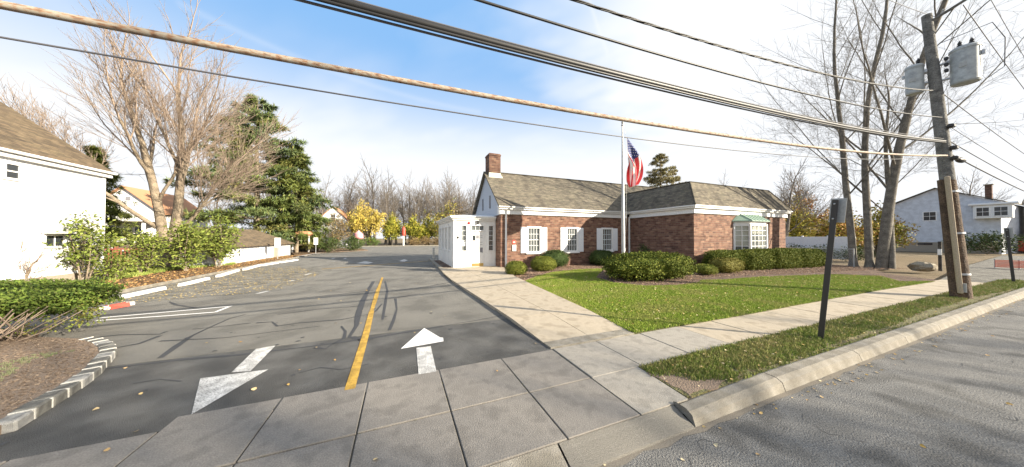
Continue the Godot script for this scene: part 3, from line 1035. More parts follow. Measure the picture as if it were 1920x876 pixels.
	ch.span(Vector3(5.95, 8.0, -19.93), Vector3(6.89, 8.1, -18.92))
	ch.span(Vector3(5.99, 8.1, -19.89), Vector3(6.85, 8.16, -18.96))
	var cn := part(t, "chimney", ch, mats.brick_chimney)
	part(cn, "flue", boxes([[Vector3(6.2, 8.16, -19.65), Vector3(6.65, 8.24, -19.2)]]), mats.black_metal)
	var fl := Geo.new()
	fl.slab(Vector3(5.9, 6.27, -18.78), Vector3(7.0, 6.27, -18.78), Vector3(6.95, 6.55, -18.93), Vector3(5.95, 6.55, -18.93))
	fl.span(Vector3(5.96, 6.3, -18.94), Vector3(6.88, 6.72, -18.935))
	fl.span(Vector3(6.861, 6.3, -19.8), Vector3(6.868, 6.95, -18.945))
	part(cn, "flashing", fl, mats.lead)
	# downspouts
	for q in [[Vector3(6.28, 0.1, -16.33), 3.5], [Vector3(16.62, 0.1, -16.3), 3.5]]:
		var ds := Geo.new()
		ds.box(q[0] + Vector3(0, q[1] * 0.5, 0), Vector3(0.11, q[1], 0.09), 0.015)
		for k in 3:
			ds.box(q[0] + Vector3(0, 0.5 + k * 1.3, 0), Vector3(0.15, 0.04, 0.11), 0.01)
		part(t, "downspout", ds, mats.white_paint)
	# red round badge and white box on the wall
	var rb := Geo.new()
	rb.lathe([Vector2(0.0, 0.03), Vector2(0.13, 0.03), Vector2(0.15, 0.0)], 18, Vector3(6.86, 1.68, -16.398), Basis(Vector3.RIGHT, PI / 2))
	var rp := part(t, "wall_badge", rb, mats.red_plastic)
	part(rp, "badge_stripe", boxes([[Vector3(6.78, 1.66, -16.366), Vector3(6.94, 1.71, -16.362)]]), mats.paper)
	part(t, "notice_box", boxes([[Vector3(6.73, 1.1, -16.398), Vector3(7.0, 1.5, -16.34)]], 0.012), mats.white_paint)
	make_bay(t)
	make_vestibule(t)

func make_bay(t: Node) -> void:
	# a three-sided bay window: two slanted faces and a front
	var e := [Vector3(20.72, 0, -11.3), Vector3(21.34, 0, -10.68), Vector3(23.2, 0, -10.68), Vector3(23.83, 0, -11.3)]
	var base := Geo.new()
	var poly := []
	for p in e:
		poly.append(Vector2(p.x, p.z))
	base.prism(poly, 0.75, 1.03)
	base.prism(poly, 2.84, 3.12)
	var c := []
	for q in [Vector2(20.6, -11.29), Vector2(21.28, -10.56), Vector2(23.26, -10.56), Vector2(23.95, -11.29)]:
		c.append(q)
	base.prism(c, 3.02, 3.1)
	for p in e:
		base.box(Vector3(p.x, 1.95, p.z), Vector3(0.13, 1.88, 0.13), 0.01)
	var bay := part(t, "bay_window", base, mats.white_paint)
	for k in 3:
		var p: Vector3 = e[k]
		var q: Vector3 = e[k + 1]
		var mid := (p + q) * 0.5
		var d := (q - p)
		var yaw := atan2(-d.z, d.x)
		var wd := d.length() - 0.13
		var cols := 4 if k == 1 else 2
		var gl := Geo.new()
		var h := 1.74
		var y0 := 1.06
		part(bay, "sash_rail", boxes([[Vector3(-wd / 2, y0 - 0.02, -0.03), Vector3(wd / 2, y0 + 0.05, 0.03)]]), mats.white_paint, mid, Vector3(0, yaw, 0))
		part(bay, "sash_rail", boxes([[Vector3(-wd / 2, y0 + h - 0.05, -0.03), Vector3(wd / 2, y0 + h + 0.03, 0.03)]]), mats.white_paint, mid, Vector3(0, yaw, 0))
		for i in range(0, cols + 1):
			var x := -wd / 2 + wd * i / cols
			part(bay, "glazing_bar", boxes([[Vector3(x - 0.02, y0, -0.022), Vector3(x + 0.02, y0 + h, 0.024)]]), mats.white_paint, mid, Vector3(0, yaw, 0))
		for i in range(1, 5):
			var y := y0 + h * i / 5.0
			part(bay, "glazing_bar", boxes([[Vector3(-wd / 2, y - 0.017, -0.02), Vector3(wd / 2, y + 0.017, 0.022)]]), mats.white_paint, mid, Vector3(0, yaw, 0))
		gl.quad(Vector3(-wd / 2, y0, 0), Vector3(wd / 2, y0, 0), Vector3(wd / 2, y0 + h, 0), Vector3(-wd / 2, y0 + h, 0))
		part(bay, "pane", gl, mats.glass, mid, Vector3(0, yaw, 0))
		var bl := Geo.new()
		var drop := 1.35 if k != 1 else 0.6
		for i in int(drop / 0.05):
			bl.box(Vector3(0, y0 + h - 0.05 - i * 0.05, -0.08), Vector3(wd * 0.94, 0.046, 0.004), 0.0, Basis(Vector3.RIGHT, 0.4))
		part(bay, "blind", bl, mats.blind, mid, Vector3(0, yaw, 0))
	# copper roof: hipped, with standing seams
	var rf := Geo.new()
	var lo := [Vector3(20.52, 3.1, -11.28), Vector3(21.24, 3.1, -10.5), Vector3(23.3, 3.1, -10.5), Vector3(24.03, 3.1, -11.28)]
	var up := [Vector3(21.25, 3.62, -11.29), Vector3(23.3, 3.62, -11.29)]
	rf.tri(lo[0], lo[1], up[0])
	rf.quad(lo[1], lo[2], up[1], up[0])
	rf.tri(lo[2], lo[3], up[1])
	for k in 3:
		rf.quad(lo[k] - Vector3.UP * 0.05, lo[k + 1] - Vector3.UP * 0.05, lo[k + 1], lo[k])
	var roof := part(bay, "copper_roof", rf, mats.copper_green)
	for i in 6:
		var sm := Geo.new()
		var k := i / 5.0
		sm.tube([lo[1].lerp(lo[2], k) + Vector3(0, 0.012, 0.004), up[0].lerp(up[1], k) + Vector3(0, 0.012, 0.01)], [0.022, 0.022], 5)
		part(bay, "roof_seam", sm, mats.copper_green)

func make_vestibule(t: Node) -> void:
	var w := Geo.new()
	var x0 := 3.15
	var z0 := -17.4
	wall(w, true, x0, 5.93, 0.02, 3.1, z0, 0.14, [[3.64, 3.97, 1.1, 2.78], [4.26, 5.15, 0.03, 2.78], [5.43, 5.8, 1.1, 2.78]])
	var sides := []
	for k in 4:
		var c := -23.5 + k * 1.55
		sides.append([c - 0.5, c + 0.5, 1.05, 2.75])
	wall(w, false, -24.3, z0 - 0.141, 0.02, 3.1, x0, 0.14, sides)
	w.span(Vector3(x0 + 0.14, 0.02, -24.3), Vector3(5.93, 3.1, -24.16))
	# corner boards, base board and raised panels
	w.span(Vector3(x0 - 0.03, 0.02, z0 - 0.16), Vector3(x0 + 0.16, 3.1, z0 + 0.03), 0.01)
	w.span(Vector3(5.79, 0.02, z0 + 0.001), Vector3(5.94, 3.1, z0 + 0.03), 0.01)
	for q in [[3.56, 4.05], [5.36, 5.78]]:
		w.span(Vector3(q[0] + 0.05, 0.25, z0 + 0.001), Vector3(q[1] - 0.05, 0.95, z0 + 0.025), 0.015)
		w.span(Vector3(q[0], 0.04, z0 + 0.001), Vector3(q[1], 0.16, z0 + 0.03), 0.01)
	for k in 5:
		var c := -24.25 + k * 1.55
		w.span(Vector3(x0 - 0.04, 0.02, c - 0.16), Vector3(x0 - 0.001, 3.1, c + 0.16 if k < 4 else z0 - 0.2), 0.01)
	for k in 4:
		var c := -23.5 + k * 1.55
		w.span(Vector3(x0 - 0.025, 0.3, c - 0.48), Vector3(x0 - 0.001, 0.92, c + 0.48), 0.012)
	var v := part(t, "entrance_vestibule", w, mats.white_paint)
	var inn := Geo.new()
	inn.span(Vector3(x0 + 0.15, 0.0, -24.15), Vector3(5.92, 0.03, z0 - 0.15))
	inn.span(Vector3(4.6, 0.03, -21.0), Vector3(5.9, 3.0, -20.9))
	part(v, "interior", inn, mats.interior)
	# roof: cornice and low hip
	var c := Geo.new()
	c.span(Vector3(x0 - 0.1, 3.08, -24.4), Vector3(5.92, 3.2, z0 + 0.1), 0.012)
	c.span(Vector3(x0 - 0.2, 3.19, -24.5), Vector3(5.915, 3.28, z0 + 0.2), 0.012)
	c.span(Vector3(x0 - 0.27, 3.275, -24.57), Vector3(5.91, 3.36, z0 + 0.27), 0.012)
	part(v, "cornice", c, mats.white_paint)
	var r := Geo.new()
	var a := [Vector3(x0 - 0.26, 3.36, z0 + 0.26), Vector3(5.91, 3.36, z0 + 0.26), Vector3(5.91, 3.36, -24.55), Vector3(x0 - 0.26, 3.36, -24.55)]
	var b := [Vector3(x0 + 0.9, 3.52, z0 - 0.9), Vector3(5.91, 3.52, z0 - 0.9), Vector3(5.91, 3.52, -23.4), Vector3(x0 + 0.9, 3.52, -23.4)]
	r.slab(a[0], a[1], b[1], b[0])
	r.slab(a[3], a[0], b[0], b[3])
	r.slab(a[2], a[3], b[3], b[2])
	r.slab(b[0], b[1], b[2], b[3])
	part(v, "porch_roof", r, mats.white_paint)
	# sidelights of five panes, transom of three
	for q in [[3.64, 3.97], [5.43, 5.8]]:
		window(v, Vector3((q[0] + q[1]) / 2, 1.94, z0), 0.0, q[1] - q[0], 1.68, 1, 5, false, 0.0, "white_paint", 0.03)
	window(v, Vector3(4.705, 2.6, z0), 0.0, 0.89, 0.36, 3, 1, false, 0.0, "white_paint", 0.04)
	for k in 4:
		window(v, Vector3(x0, 1.9, -23.5 + k * 1.55), -PI / 2, 1.0, 1.7, 2, 4, false, 0.3, "white_paint", 0.05)
	# door
	var d := Geo.new()
	d.span(Vector3(4.27, 0.07, z0 - 0.08), Vector3(5.14, 2.4, z0 - 0.03), 0.006)
	for q in [[4.4, 4.68, 0.4, 1.0], [4.74, 5.02, 0.4, 1.0]]:
		d.span(Vector3(q[0], q[2], z0 - 0.03), Vector3(q[1], q[3], z0 - 0.018), 0.01)
	d.span(Vector3(4.24, 2.385, z0 - 0.1), Vector3(5.17, 2.43, z0 + 0.02), 0.005)
	part(v, "door", d, mats.white_paint)
	part(v, "kick_plate", boxes([[Vector3(4.31, 0.1, z0 - 0.029), Vector3(5.1, 0.3, z0 - 0.02)]], 0.003), mats.brass)
	var hd := Geo.new()
	hd.lathe([Vector2(0.0, 0.07), Vector2(0.035, 0.055), Vector2(0.03, 0.03), Vector2(0.015, 0.02), Vector2(0.03, 0.0)], 12, Vector3(4.34, 1.05, z0 - 0.03), Basis(Vector3.RIGHT, PI / 2))
	part(v, "door_knob", hd, mats.steel)
	part(v, "threshold", boxes([[Vector3(4.2, 0.02, z0 - 0.1), Vector3(5.22, 0.08, z0 + 0.18)]], 0.01), mats.concrete_warm)
	# papers and small panes on the door
	for q in [[4.38, 4.56, 1.78, 2.12, "far_glass"], [4.6, 4.8, 1.9, 2.14, "print_grey"], [4.85, 5.06, 1.86, 2.2, "paper"], [4.62, 4.82, 1.45, 1.72, "paper"], [4.86, 5.06, 1.4, 1.76, "paper"], [4.87, 5.06, 0.98, 1.32, "print_grey"], [4.62, 4.82, 1.05, 1.34, "paper"]]:
		part(v, "notice", boxes([[Vector3(q[0], q[2], z0 - 0.029), Vector3(q[1], q[3], z0 - 0.024)]]), mats[q[4]])
	for q in [[4.63, 4.79, 1.98], [4.63, 4.79, 1.62], [4.63, 4.79, 1.5], [4.88, 5.04, 1.66], [4.88, 5.04, 1.5], [4.63, 4.79, 1.24], [4.63, 4.79, 1.14], [4.87, 5.04, 2.08], [4.87, 5.04, 1.96]]:
		part(v, "print_line", boxes([[Vector3(q[0], q[2], z0 - 0.0239), Vector3(q[1], q[2] + 0.025, z0 - 0.0225)]]), mats.print_grey)
	# poster in the sidelight, door viewer plate, bell and ceiling lantern
	part(v, "poster", boxes([[Vector3(3.7, 1.42, z0 - 0.06), Vector3(3.93, 1.72, z0 - 0.057)]]), mats.shutter)
	var pl := Geo.new()
	pl.lathe([Vector2(0.0, 0.03), Vector2(0.07, 0.03), Vector2(0.08, 0.0)], 16, Vector3(3.4, 1.98, z0 + 0.002), Basis(Vector3.RIGHT, PI / 2))
	part(v, "night_plate", pl, mats.black_metal)
	var al := Geo.new()
	al.lathe([Vector2(0.0, 0.06), Vector2(0.06, 0.055), Vector2(0.09, 0.03), Vector2(0.09, 0.0)], 18, Vector3(4.12, 2.92, z0 + 0.002), Basis(Vector3.RIGHT, PI / 2))
	part(v, "alarm_bell", al, mats.red_enamel)
	var la := Geo.new()
	la.box(Vector3(4.7, 3.02, z0 + 0.1), Vector3(0.1, 0.14, 0.1), 0.01)
	la.lathe([Vector2(0.02, 0.12), Vector2(0.075, 0.05), Vector2(0.06, 0.0), Vector2(0.0, -0.02)], 12, Vector3(4.7, 2.86, z0 + 0.1))
	part(v, "wall_lantern", la, mats.black_metal)

func make_flag() -> void:
	var at := Vector3(11.38, 0.02, -11.6)
	var t := thing("flagpole", "tall tapered silver flagpole rising behind the broad mounded shrub", "flagpole", at)
	var p := Geo.new()
	p.lathe([Vector2(0.16, 0.0), Vector2(0.16, 0.05), Vector2(0.11, 0.12), Vector2(0.095, 0.2), Vector2(0.09, 3.0), Vector2(0.065, 6.0), Vector2(0.042, 8.15), Vector2(0.0, 8.16)], 18)
	part(t, "pole", p, mats.galvanised)
	var b := Geo.new()
	b.lathe([Vector2(0.0, 0.16), Vector2(0.05, 0.14), Vector2(0.07, 0.08), Vector2(0.05, 0.02), Vector2(0.02, 0.0)], 14, Vector3(0, 8.26, 0))
	part(t, "finial", b, mats.steel)
	var k := Geo.new()
	k.lathe([Vector2(0.03, 0.12), Vector2(0.075, 0.1), Vector2(0.075, 0.03), Vector2(0.04, 0.0)], 12, Vector3(0, 8.13, 0))
	part(t, "truck", k, mats.steel)
	var h := Geo.new()
	h.tube([Vector3(0.09, 8.14, 0.02), Vector3(0.2, 7.5, 0.04), Vector3(0.22, 6.0, 0.05), Vector3(0.17, 3.0, 0.05), Vector3(0.1, 1.3, 0.03)], [0.008, 0.008, 0.008, 0.008, 0.008], 4)
	part(t, "halyard", h, mats.paper)
	part(t, "cleat", boxes([[Vector3(0.08, 1.2, -0.03), Vector3(0.14, 1.4, 0.03)]], 0.01), mats.steel)
	# the flag hangs limp from the halyard
	var im := Image.create(520, 286, false, Image.FORMAT_RGB8)
	var red := lin(0.5, 0.035, 0.045)
	var white := lin(0.75, 0.74, 0.72)
	for i in 13:
		im.fill_rect(Rect2i(0, i * 22, 520, 22), red if i % 2 == 0 else white)
	im.fill_rect(Rect2i(0, 0, 208, 154), lin(0.028, 0.04, 0.15))
	for row in 9:
		for col in (6 if row % 2 == 0 else 5):
			var cx := 17 + col * 35 + (0 if row % 2 == 0 else 17)
			var cy := 15 + row * 15
			for yy in range(-6, 7):
				for xx in range(-6, 7):
					var ang := atan2(xx, -yy)
					var rad := sqrt(xx * xx + yy * yy)
					var w := fposmod(ang, TAU / 5.0) - TAU / 10.0
					var edge := 6.2 * 0.38 / maxf(0.38, cos(w) * 0.0 + lerpf(1.0, 0.38, absf(w) / (TAU / 10.0)))
					if rad <= edge:
						im.set_pixel(cx + xx, cy + yy, white)
	var m := plain("flag_cloth", Color.WHITE, 0.75)
	m.albedo_texture = ImageTexture.create_from_image(im)
	m.backlight_enabled = true
	m.backlight = grey(0.35)
	m.cull_mode = BaseMaterial3D.CULL_DISABLED
	var g := Geo.new()
	g.use_uv = true
	var nu := 44
	var nv := 30
	var bez := func(a: Vector2, b2: Vector2, c: Vector2, d: Vector2, s: float) -> Vector2:
		var e := 1.0 - s
		return a * e * e * e + b2 * 3.0 * e * e * s + c * 3.0 * e * s * s + d * s * s * s
	for j in nv + 1:
		for i in nu + 1:
			var u := float(i) / nu
			var v := float(j) / nv
			var top: Vector2 = bez.call(Vector2(0, 0), Vector2(0.55, -0.7), Vector2(1.75, -1.55), Vector2(0.75, -2.62), u)
			var bot: Vector2 = bez.call(Vector2(0.12, -1.42), Vector2(0.05, -1.75), Vector2(-0.15, -2.2), Vector2(0.2, -2.78), u)
			var q := top.lerp(bot, v)
			var z := (0.16 * sin(v * 11.0 + u * 2.5) + 0.06 * sin(v * 23.0 - u * 4.0)) * smoothstep(0.0, 0.5, u) + 0.05 * sin(u * 6.0)
			q.x += 0.05 * cos(v * 13.0 + u * 3.0) * u
			g.add(Vector3(q.x, q.y, z), Vector3.BACK, Vector2(u, v))
	for j in nv:
		for i in nu:
			var k0 := j * (nu + 1) + i
			g.ix.append_array([k0, k0 + 1, k0 + nu + 1, k0 + 1, k0 + nu + 2, k0 + nu + 1])
	for j in nv + 1:
		for i in nu + 1:
			var q := func(ii: int, jj: int) -> Vector3: return g.v[clampi(jj, 0, nv) * (nu + 1) + clampi(ii, 0, nu)]
			var nn: Vector3 = (q.call(i + 1, j) - q.call(i - 1, j)).cross(q.call(i, j - 1) - q.call(i, j + 1)).normalized()
			g.n[j * (nu + 1) + i] = nn if nn.length() > 0.5 else Vector3.BACK
	var f := thing("flag", "limp striped red and white flag with starred blue corner hanging on the flagpole", "flag", at + Vector3(0.27, 7.55, 0.04))
	part(f, "cloth", g, m)
	var hd := Geo.new()
	hd.tube([Vector3(-0.02, 0.03, 0), Vector3(0.1, -1.44, 0)], [0.012, 0.012], 5)
	part(f, "heading", hd, mats.paper)

# ------------------------------------------------------------------ ground
const LAWN_Y := 0.03
var lawn_poly := [Vector2(4.45, -4.29), Vector2(5.19, -11.08), Vector2(6.46, -12.34), Vector2(8.14, -13.46), Vector2(10.09, -13.89), Vector2(11.58, -13.73), Vector2(12.25, -12.03), Vector2(12.42, -8.43), Vector2(13.95, -7.98), Vector2(16.32, -7.90), Vector2(21.12, -6.96), Vector2(22.52, -5.75), Vector2(20.48, -4.66), Vector2(22.13, -4.13), Vector2(17.11, -4.25), Vector2(12.29, -4.25), Vector2(7.77, -4.21)]
var ring_poly := [Vector2(8.85, -10.77), Vector2(8.52, -9.26), Vector2(9.16, -8.17), Vector2(10.47, -7.77), Vector2(12.10, -7.94), Vector2(13.66, -8.80), Vector2(14.93, -10.43), Vector2(13.89, -12.78), Vector2(11.17, -13.02)]
var strip_poly := [Vector2(3.41, -3.17), Vector2(26.5, -3.17), Vector2(26.5, -2.34), Vector2(3.32, -2.34)]
var dirt_poly := [Vector2(3.4, -2.95), Vector2(3.33, -2.36), Vector2(4.6, -2.37), Vector2(4.3, -2.55), Vector2(3.95, -2.6), Vector2(3.8, -2.85)]
var worn_poly := [Vector2(4.5, -2.44), Vector2(6.2, -2.4), Vector2(8.6, -2.5), Vector2(10.5, -2.46), Vector2(13.0, -2.62), Vector2(15.0, -2.55), Vector2(17.5, -2.6), Vector2(20.0, -2.45), Vector2(22.0, -2.42), Vector2(22.0, -2.36), Vector2(4.5, -2.36)]
var kerb_stones := [Vector2(-3.72, -4.53), Vector2(-3.83, -4.98), Vector2(-3.93, -5.42), Vector2(-4.07, -5.89), Vector2(-4.41, -6.63), Vector2(-4.61, -6.98), Vector2(-4.88, -7.30), Vector2(-5.20, -7.62), Vector2(-5.54, -7.84)]

func make_ground() -> void:
	var g := Geo.new()
	g.quad(Vector3(-500, -0.15, 500), Vector3(500, -0.15, 500), Vector3(500, -0.15, -500), Vector3(-500, -0.15, -500))
	setting("ground", g, mats.field)
	var rd := Geo.new()
	rd.quad(Vector3(-300, -0.12, 7.0), Vector3(300, -0.12, 7.0), Vector3(300, -0.12, -2.2), Vector3(-300, -0.12, -2.2))
	var roadn := setting("road", rd, mats.asphalt_road)
	rng.seed = 5
	for k in 26:
		var p := Vector2(rng.randf_range(0.5, 13.0), rng.randf_range(-1.9, 0.6))
		var a := rng.randf() * TAU
		var pts := [p]
		for i in rng.randi_range(10, 26):
			a += rng.randf_range(-0.9, 0.9)
			p += Vector2(cos(a), sin(a)) * rng.randf_range(0.025, 0.075)
			if p.y > -2.0:
				pts.append(p)
		if pts.size() < 3:
			continue
		var ck := Geo.new()
		ck.ribbon(pts, rng.randf_range(0.003, 0.008), -0.117, 0.5)
		part(roadn, "crack", ck, mats.tar)
	for q in [[[Vector2(6.83, -1.57), Vector2(7.71, -1.38), Vector2(6.83, -1.11), Vector2(5.76, -1.07), Vector2(5.71, -1.32)], "asphalt_lot"], [[Vector2(4.36, -1.45), Vector2(5.08, -1.35), Vector2(4.78, -1.10), Vector2(3.89, -1.17), Vector2(3.81, -1.34)], "asphalt_lot"], [[Vector2(6.06, -1.06), Vector2(8.43, -0.91), Vector2(6.10, -0.64), Vector2(4.95, -0.73)], "asphalt_stalls"], [[Vector2(2.98, -1.54), Vector2(3.61, -1.50), Vector2(3.28, -1.29), Vector2(2.89, -1.42)], "asphalt_patch"]]:
		var pt := Geo.new()
		pt.prism(ragged(q[0], 0.08, 0.3, 33), 0.0, -0.1185, false)
		part(roadn, "asphalt_repair", pt, mats[q[1]])
	var gut := []
	for i in 120:
		gut.append(Vector2(-7.0 + i * 0.28, -2.07 + 0.035 + 0.03 * noise(1.1, 3, 3).get_noise_1d(i * 0.5)))
	var gd := Geo.new()
	gd.ribbon(gut, 0.07, -0.1165, 0.6)
	part(roadn, "gutter_dirt", gd, mats.gutter_silt)
	# parking lot: older main sheet, a newer strip by the apron, worn stalls
	var lot := Geo.new()
	lot.prism([Vector2(-6.6, -6.32), Vector2(2.75, -6.32), Vector2(2.75, -26.0), Vector2(12, -26.2), Vector2(12, -66), Vector2(-11, -66), Vector2(-11, -38), Vector2(-9.3, -38), Vector2(-9.3, -8.0)], -0.14, 0.0)
	var l := setting("parking_lot", lot, mats.asphalt_lot)
	var pa := Geo.new()
	pa.prism([Vector2(-7.0, -4.0), Vector2(2.75, -4.0), Vector2(2.75, -6.3), Vector2(-7.0, -6.3)], -0.14, 0.002)
	part(l, "newer_asphalt_strip", pa, mats.asphalt_patch)
	var st := Geo.new()
	st.prism([Vector2(-7.87, -11.91), Vector2(-6.10, -13.60), Vector2(-4.50, -16.07), Vector2(-3.78, -19.43), Vector2(-5.04, -22.22), Vector2(-8.48, -21.66), Vector2(-8.92, -16.41), Vector2(-8.84, -13.28)], -0.1, 0.004)
	part(l, "worn_stall_asphalt", st, mats.asphalt_stalls)
	rng.seed = 15
	for k in 34:
		var c := Vector2(rng.randf_range(-4.0, 2.2), rng.randf_range(-9.0, -4.3))
		var r := rng.randf_range(0.012, 0.05)
		var pl := []
		for i in 9:
			pl.append(c + Vector2(cos(TAU * i / 9), sin(TAU * i / 9)) * r * rng.randf_range(0.6, 1.2))
		var sp := Geo.new()
		sp.prism(pl, 0.0, 0.0075, false)
		part(l, "oil_spot", sp, mats.tar)
	# lines and arrows
	var mk := Geo.new()
	mk.ribbon([Vector2(-0.6, -4.14), Vector2(-0.64, -6.4), Vector2(-0.7, -8.3)], 0.125, 0.008)
	part(l, "lane_line", mk, mats.paint_yellow)
	var mk2 := Geo.new()
	mk2.ribbon([Vector2(-0.7, -8.3), Vector2(-0.73, -10.0), Vector2(-0.76, -11.5), Vector2(-0.78, -13.2), Vector2(-0.8, -15.0)], 0.115, 0.008, 0.25)
	part(l, "lane_line", mk2, mats.paint_yellow)
	var cy := Geo.new()
	cy.ribbon([Vector2(-4.52, -20.33), Vector2(-1.75, -21.83), Vector2(2.34, -23.95)], 0.16, 0.008)
	part(l, "cross_line", cy, mats.paint_yellow)
	var ar := Geo.new()
	ar.prism([Vector2(0.50, -6.30), Vector2(0.75, -5.58), Vector2(0.80, -5.56), Vector2(0.78, -5.36), Vector2(0.02, -5.29)], 0.0, 0.008, false)
	part(l, "arrow_head", ar, mats.paint_white)
	var ar2 := Geo.new()
	ar2.prism([Vector2(0.28, -5.23), Vector2(0.53, -5.21), Vector2(0.51, -4.20), Vector2(0.26, -4.21)], 0.0, 0.008, false)
	part(l, "arrow_shaft", ar2, mats.paint_white_worn)
	var al := Geo.new()
	al.prism([Vector2(-2.16, -4.23), Vector2(-1.83, -5.23), Vector2(-2.60, -5.26)], 0.0, 0.008, false)
	part(l, "arrow_head", al, mats.paint_white_worn)
	var al2 := Geo.new()
	al2.prism([Vector2(-2.29, -5.32), Vector2(-2.05, -5.26), Vector2(-2.11, -6.32), Vector2(-2.37, -6.27)], 0.0, 0.008, false)
	part(l, "arrow_shaft", al2, mats.paint_white_worn)
	# far arrows and dashes in the building's shade
	for q in [[Vector2(-3.09, -23.89), Vector2(-2.70, -25.74), Vector2(-1.94, -24.13), Vector2(-2.21, -23.08)], [Vector2(-0.07, -24.66), Vector2(0.32, -26.57), Vector2(0.66, -25.50), Vector2(0.33, -23.96)]]:
		var fa := Geo.new()
		fa.prism(q, 0.0, 0.008, false)
		part(l, "arrow_head", fa, mats.paint_white_worn)
	for q in [[Vector2(-5.48, -26.08), Vector2(-4.64, -26.53)], [Vector2(-4.67, -15.28), Vector2(-4.54, -15.56)], [Vector2(-4.60, -17.51), Vector2(-4.56, -18.18)], [Vector2(-4.65, -12.38), Vector2(-4.52, -12.84)], [Vector2(-5.77, -29.39), Vector2(-5.83, -30.80)], [Vector2(-4.73, -28.97), Vector2(-4.78, -30.37)]]:
		var ds := Geo.new()
		ds.ribbon(q, 0.16, 0.009)
		part(l, "stall_line", ds, mats.paint_white_worn)
	for q in [[Vector2(-6.87, -10.13), Vector2(-5.85, -10.23), Vector2(-4.52, -10.40)], [Vector2(-6.71, -9.83), Vector2(-5.58, -9.75), Vector2(-4.53, -9.74)], [Vector2(-4.54, -9.72), Vector2(-4.53, -10.44)]]:
		var ds := Geo.new()
		ds.ribbon(q, 0.085, 0.009)
		part(l, "stall_line", ds, mats.paint_white)
	# tar poured into cracks
	for q in [[[Vector2(-4.20, -6.21), Vector2(-3.77, -6.19), Vector2(-3.29, -6.19), Vector2(-2.57, -6.07), Vector2(-2.14, -6.06), Vector2(-1.68, -6.04), Vector2(-1.19, -6.05), Vector2(-0.48, -6.08), Vector2(0.22, -6.19), Vector2(0.90, -6.29)], 0.05], [[Vector2(-0.56, -5.94), Vector2(-0.93, -6.33), Vector2(-0.90, -7.03), Vector2(-0.99, -8.07), Vector2(-1.07, -9.69), Vector2(-1.10, -11.55), Vector2(-1.10, -13.82)], 0.09], [[Vector2(-0.38, -7.33), Vector2(-0.40, -9.05), Vector2(-0.43, -11.28), Vector2(-0.61, -13.62)], 0.07],
			[[Vector2(-3.09, -8.17), Vector2(-2.78, -8.13), Vector2(-2.54, -7.70), Vector2(-2.17, -7.80), Vector2(-1.30, -7.71), Vector2(-0.76, -7.97), Vector2(-0.62, -8.61)], 0.04], [[Vector2(-5.57, -8.23), Vector2(-5.25, -8.23), Vector2(-4.57, -7.98), Vector2(-4.57, -8.16)], 0.05], [[Vector2(-3.66, -6.41), Vector2(-3.78, -6.98), Vector2(-3.89, -7.61), Vector2(-3.89, -8.10), Vector2(-3.86, -8.85), Vector2(-3.69, -9.18)], 0.06], [[Vector2(-4.79, -7.27), Vector2(-4.52, -7.42), Vector2(-4.49, -7.86)], 0.05],
			[[Vector2(-1.42, -5.96), Vector2(-1.22, -5.80), Vector2(-1.15, -6.03), Vector2(-1.01, -6.27), Vector2(-1.06, -6.72), Vector2(-1.21, -7.15)], 0.05], [[Vector2(-4.16, -8.14), Vector2(-3.65, -8.15), Vector2(-3.21, -8.22)], 0.03], [[Vector2(-3.05, -10.91), Vector2(-1.89, -11.15), Vector2(-0.91, -11.47)], 0.035], [[Vector2(-0.17, -11.17), Vector2(1.01, -11.52), Vector2(2.24, -12.45)], 0.04], [[Vector2(-5.06, -10.31), Vector2(-6.11, -11.25), Vector2(-6.60, -11.88)], 0.05], [[Vector2(-0.46, -9.68), Vector2(0.18, -9.93), Vector2(0.91, -10.40)], 0.03], [[Vector2(-0.74, -7.81), Vector2(-0.59, -8.29), Vector2(-0.49, -9.09)], 0.03], [[Vector2(-4.26, -7.45), Vector2(-3.22, -7.21), Vector2(-2.39, -7.27), Vector2(-1.65, -7.34)], 0.03], [[Vector2(0.90, -6.29), Vector2(1.80, -6.43), Vector2(2.73, -6.65)], 0.035], [[Vector2(-2.92, -8.86), Vector2(-2.05, -9.07), Vector2(-0.99, -9.02)], 0.03], [[Vector2(-1.37, -4.93), Vector2(-1.12, -5.01), Vector2(-0.81, -4.81), Vector2(-0.45, -4.85)], 0.02], [[Vector2(-3.35, -5.43), Vector2(-3.11, -5.45), Vector2(-2.79, -5.26)], 0.02], [[Vector2(-0.20, -6.44), Vector2(-0.13, -7.23), Vector2(-0.07, -8.26), Vector2(-0.13, -9.71)], 0.04]]:
		var tr := Geo.new()
		tr.ribbon(q[0], q[1] * 1.25, 0.006, 0.45)
		part(l, "tar_seam", tr, mats.tar)
	# bed of the slabs
	var bed := Geo.new()
	bed.prism([Vector2(-7.2, -4.26), Vector2(23.2, -4.26), Vector2(23.2, -3.16), Vector2(3.4, -3.16), Vector2(3.4, -2.31), Vector2(-7.2, -2.31)], -0.14, -0.012)
	var sw := setting("pavement", bed, mats.joint_dirt)
	var xs := [-7.0, -6.05, -5.1, -4.18, -3.24, -2.29, -1.34, -0.4, 0.55, 1.55, 2.52]
	for i in xs.size() - 1:
		for q in [[-4.25, -3.2], [-3.18, -2.32]]:
			var sl := Geo.new()
			sl.span(Vector3(xs[i] + 0.008, -0.08, q[0]), Vector3(xs[i + 1] - 0.008, 0.004 + 0.003 * sin(i * 5.3 + q[0]), q[1]), 0.006)
			part(sw, "slab", sl, mats.concrete_apron)
	var sl0 := Geo.new()
	sl0.prism([Vector2(2.53, -3.18), Vector2(3.4, -3.18), Vector2(3.3, -2.32), Vector2(2.53, -2.32)], -0.1, 0.006)
	part(sw, "slab", sl0, mats.concrete_grey)
	var x := 2.53
	var k := 0
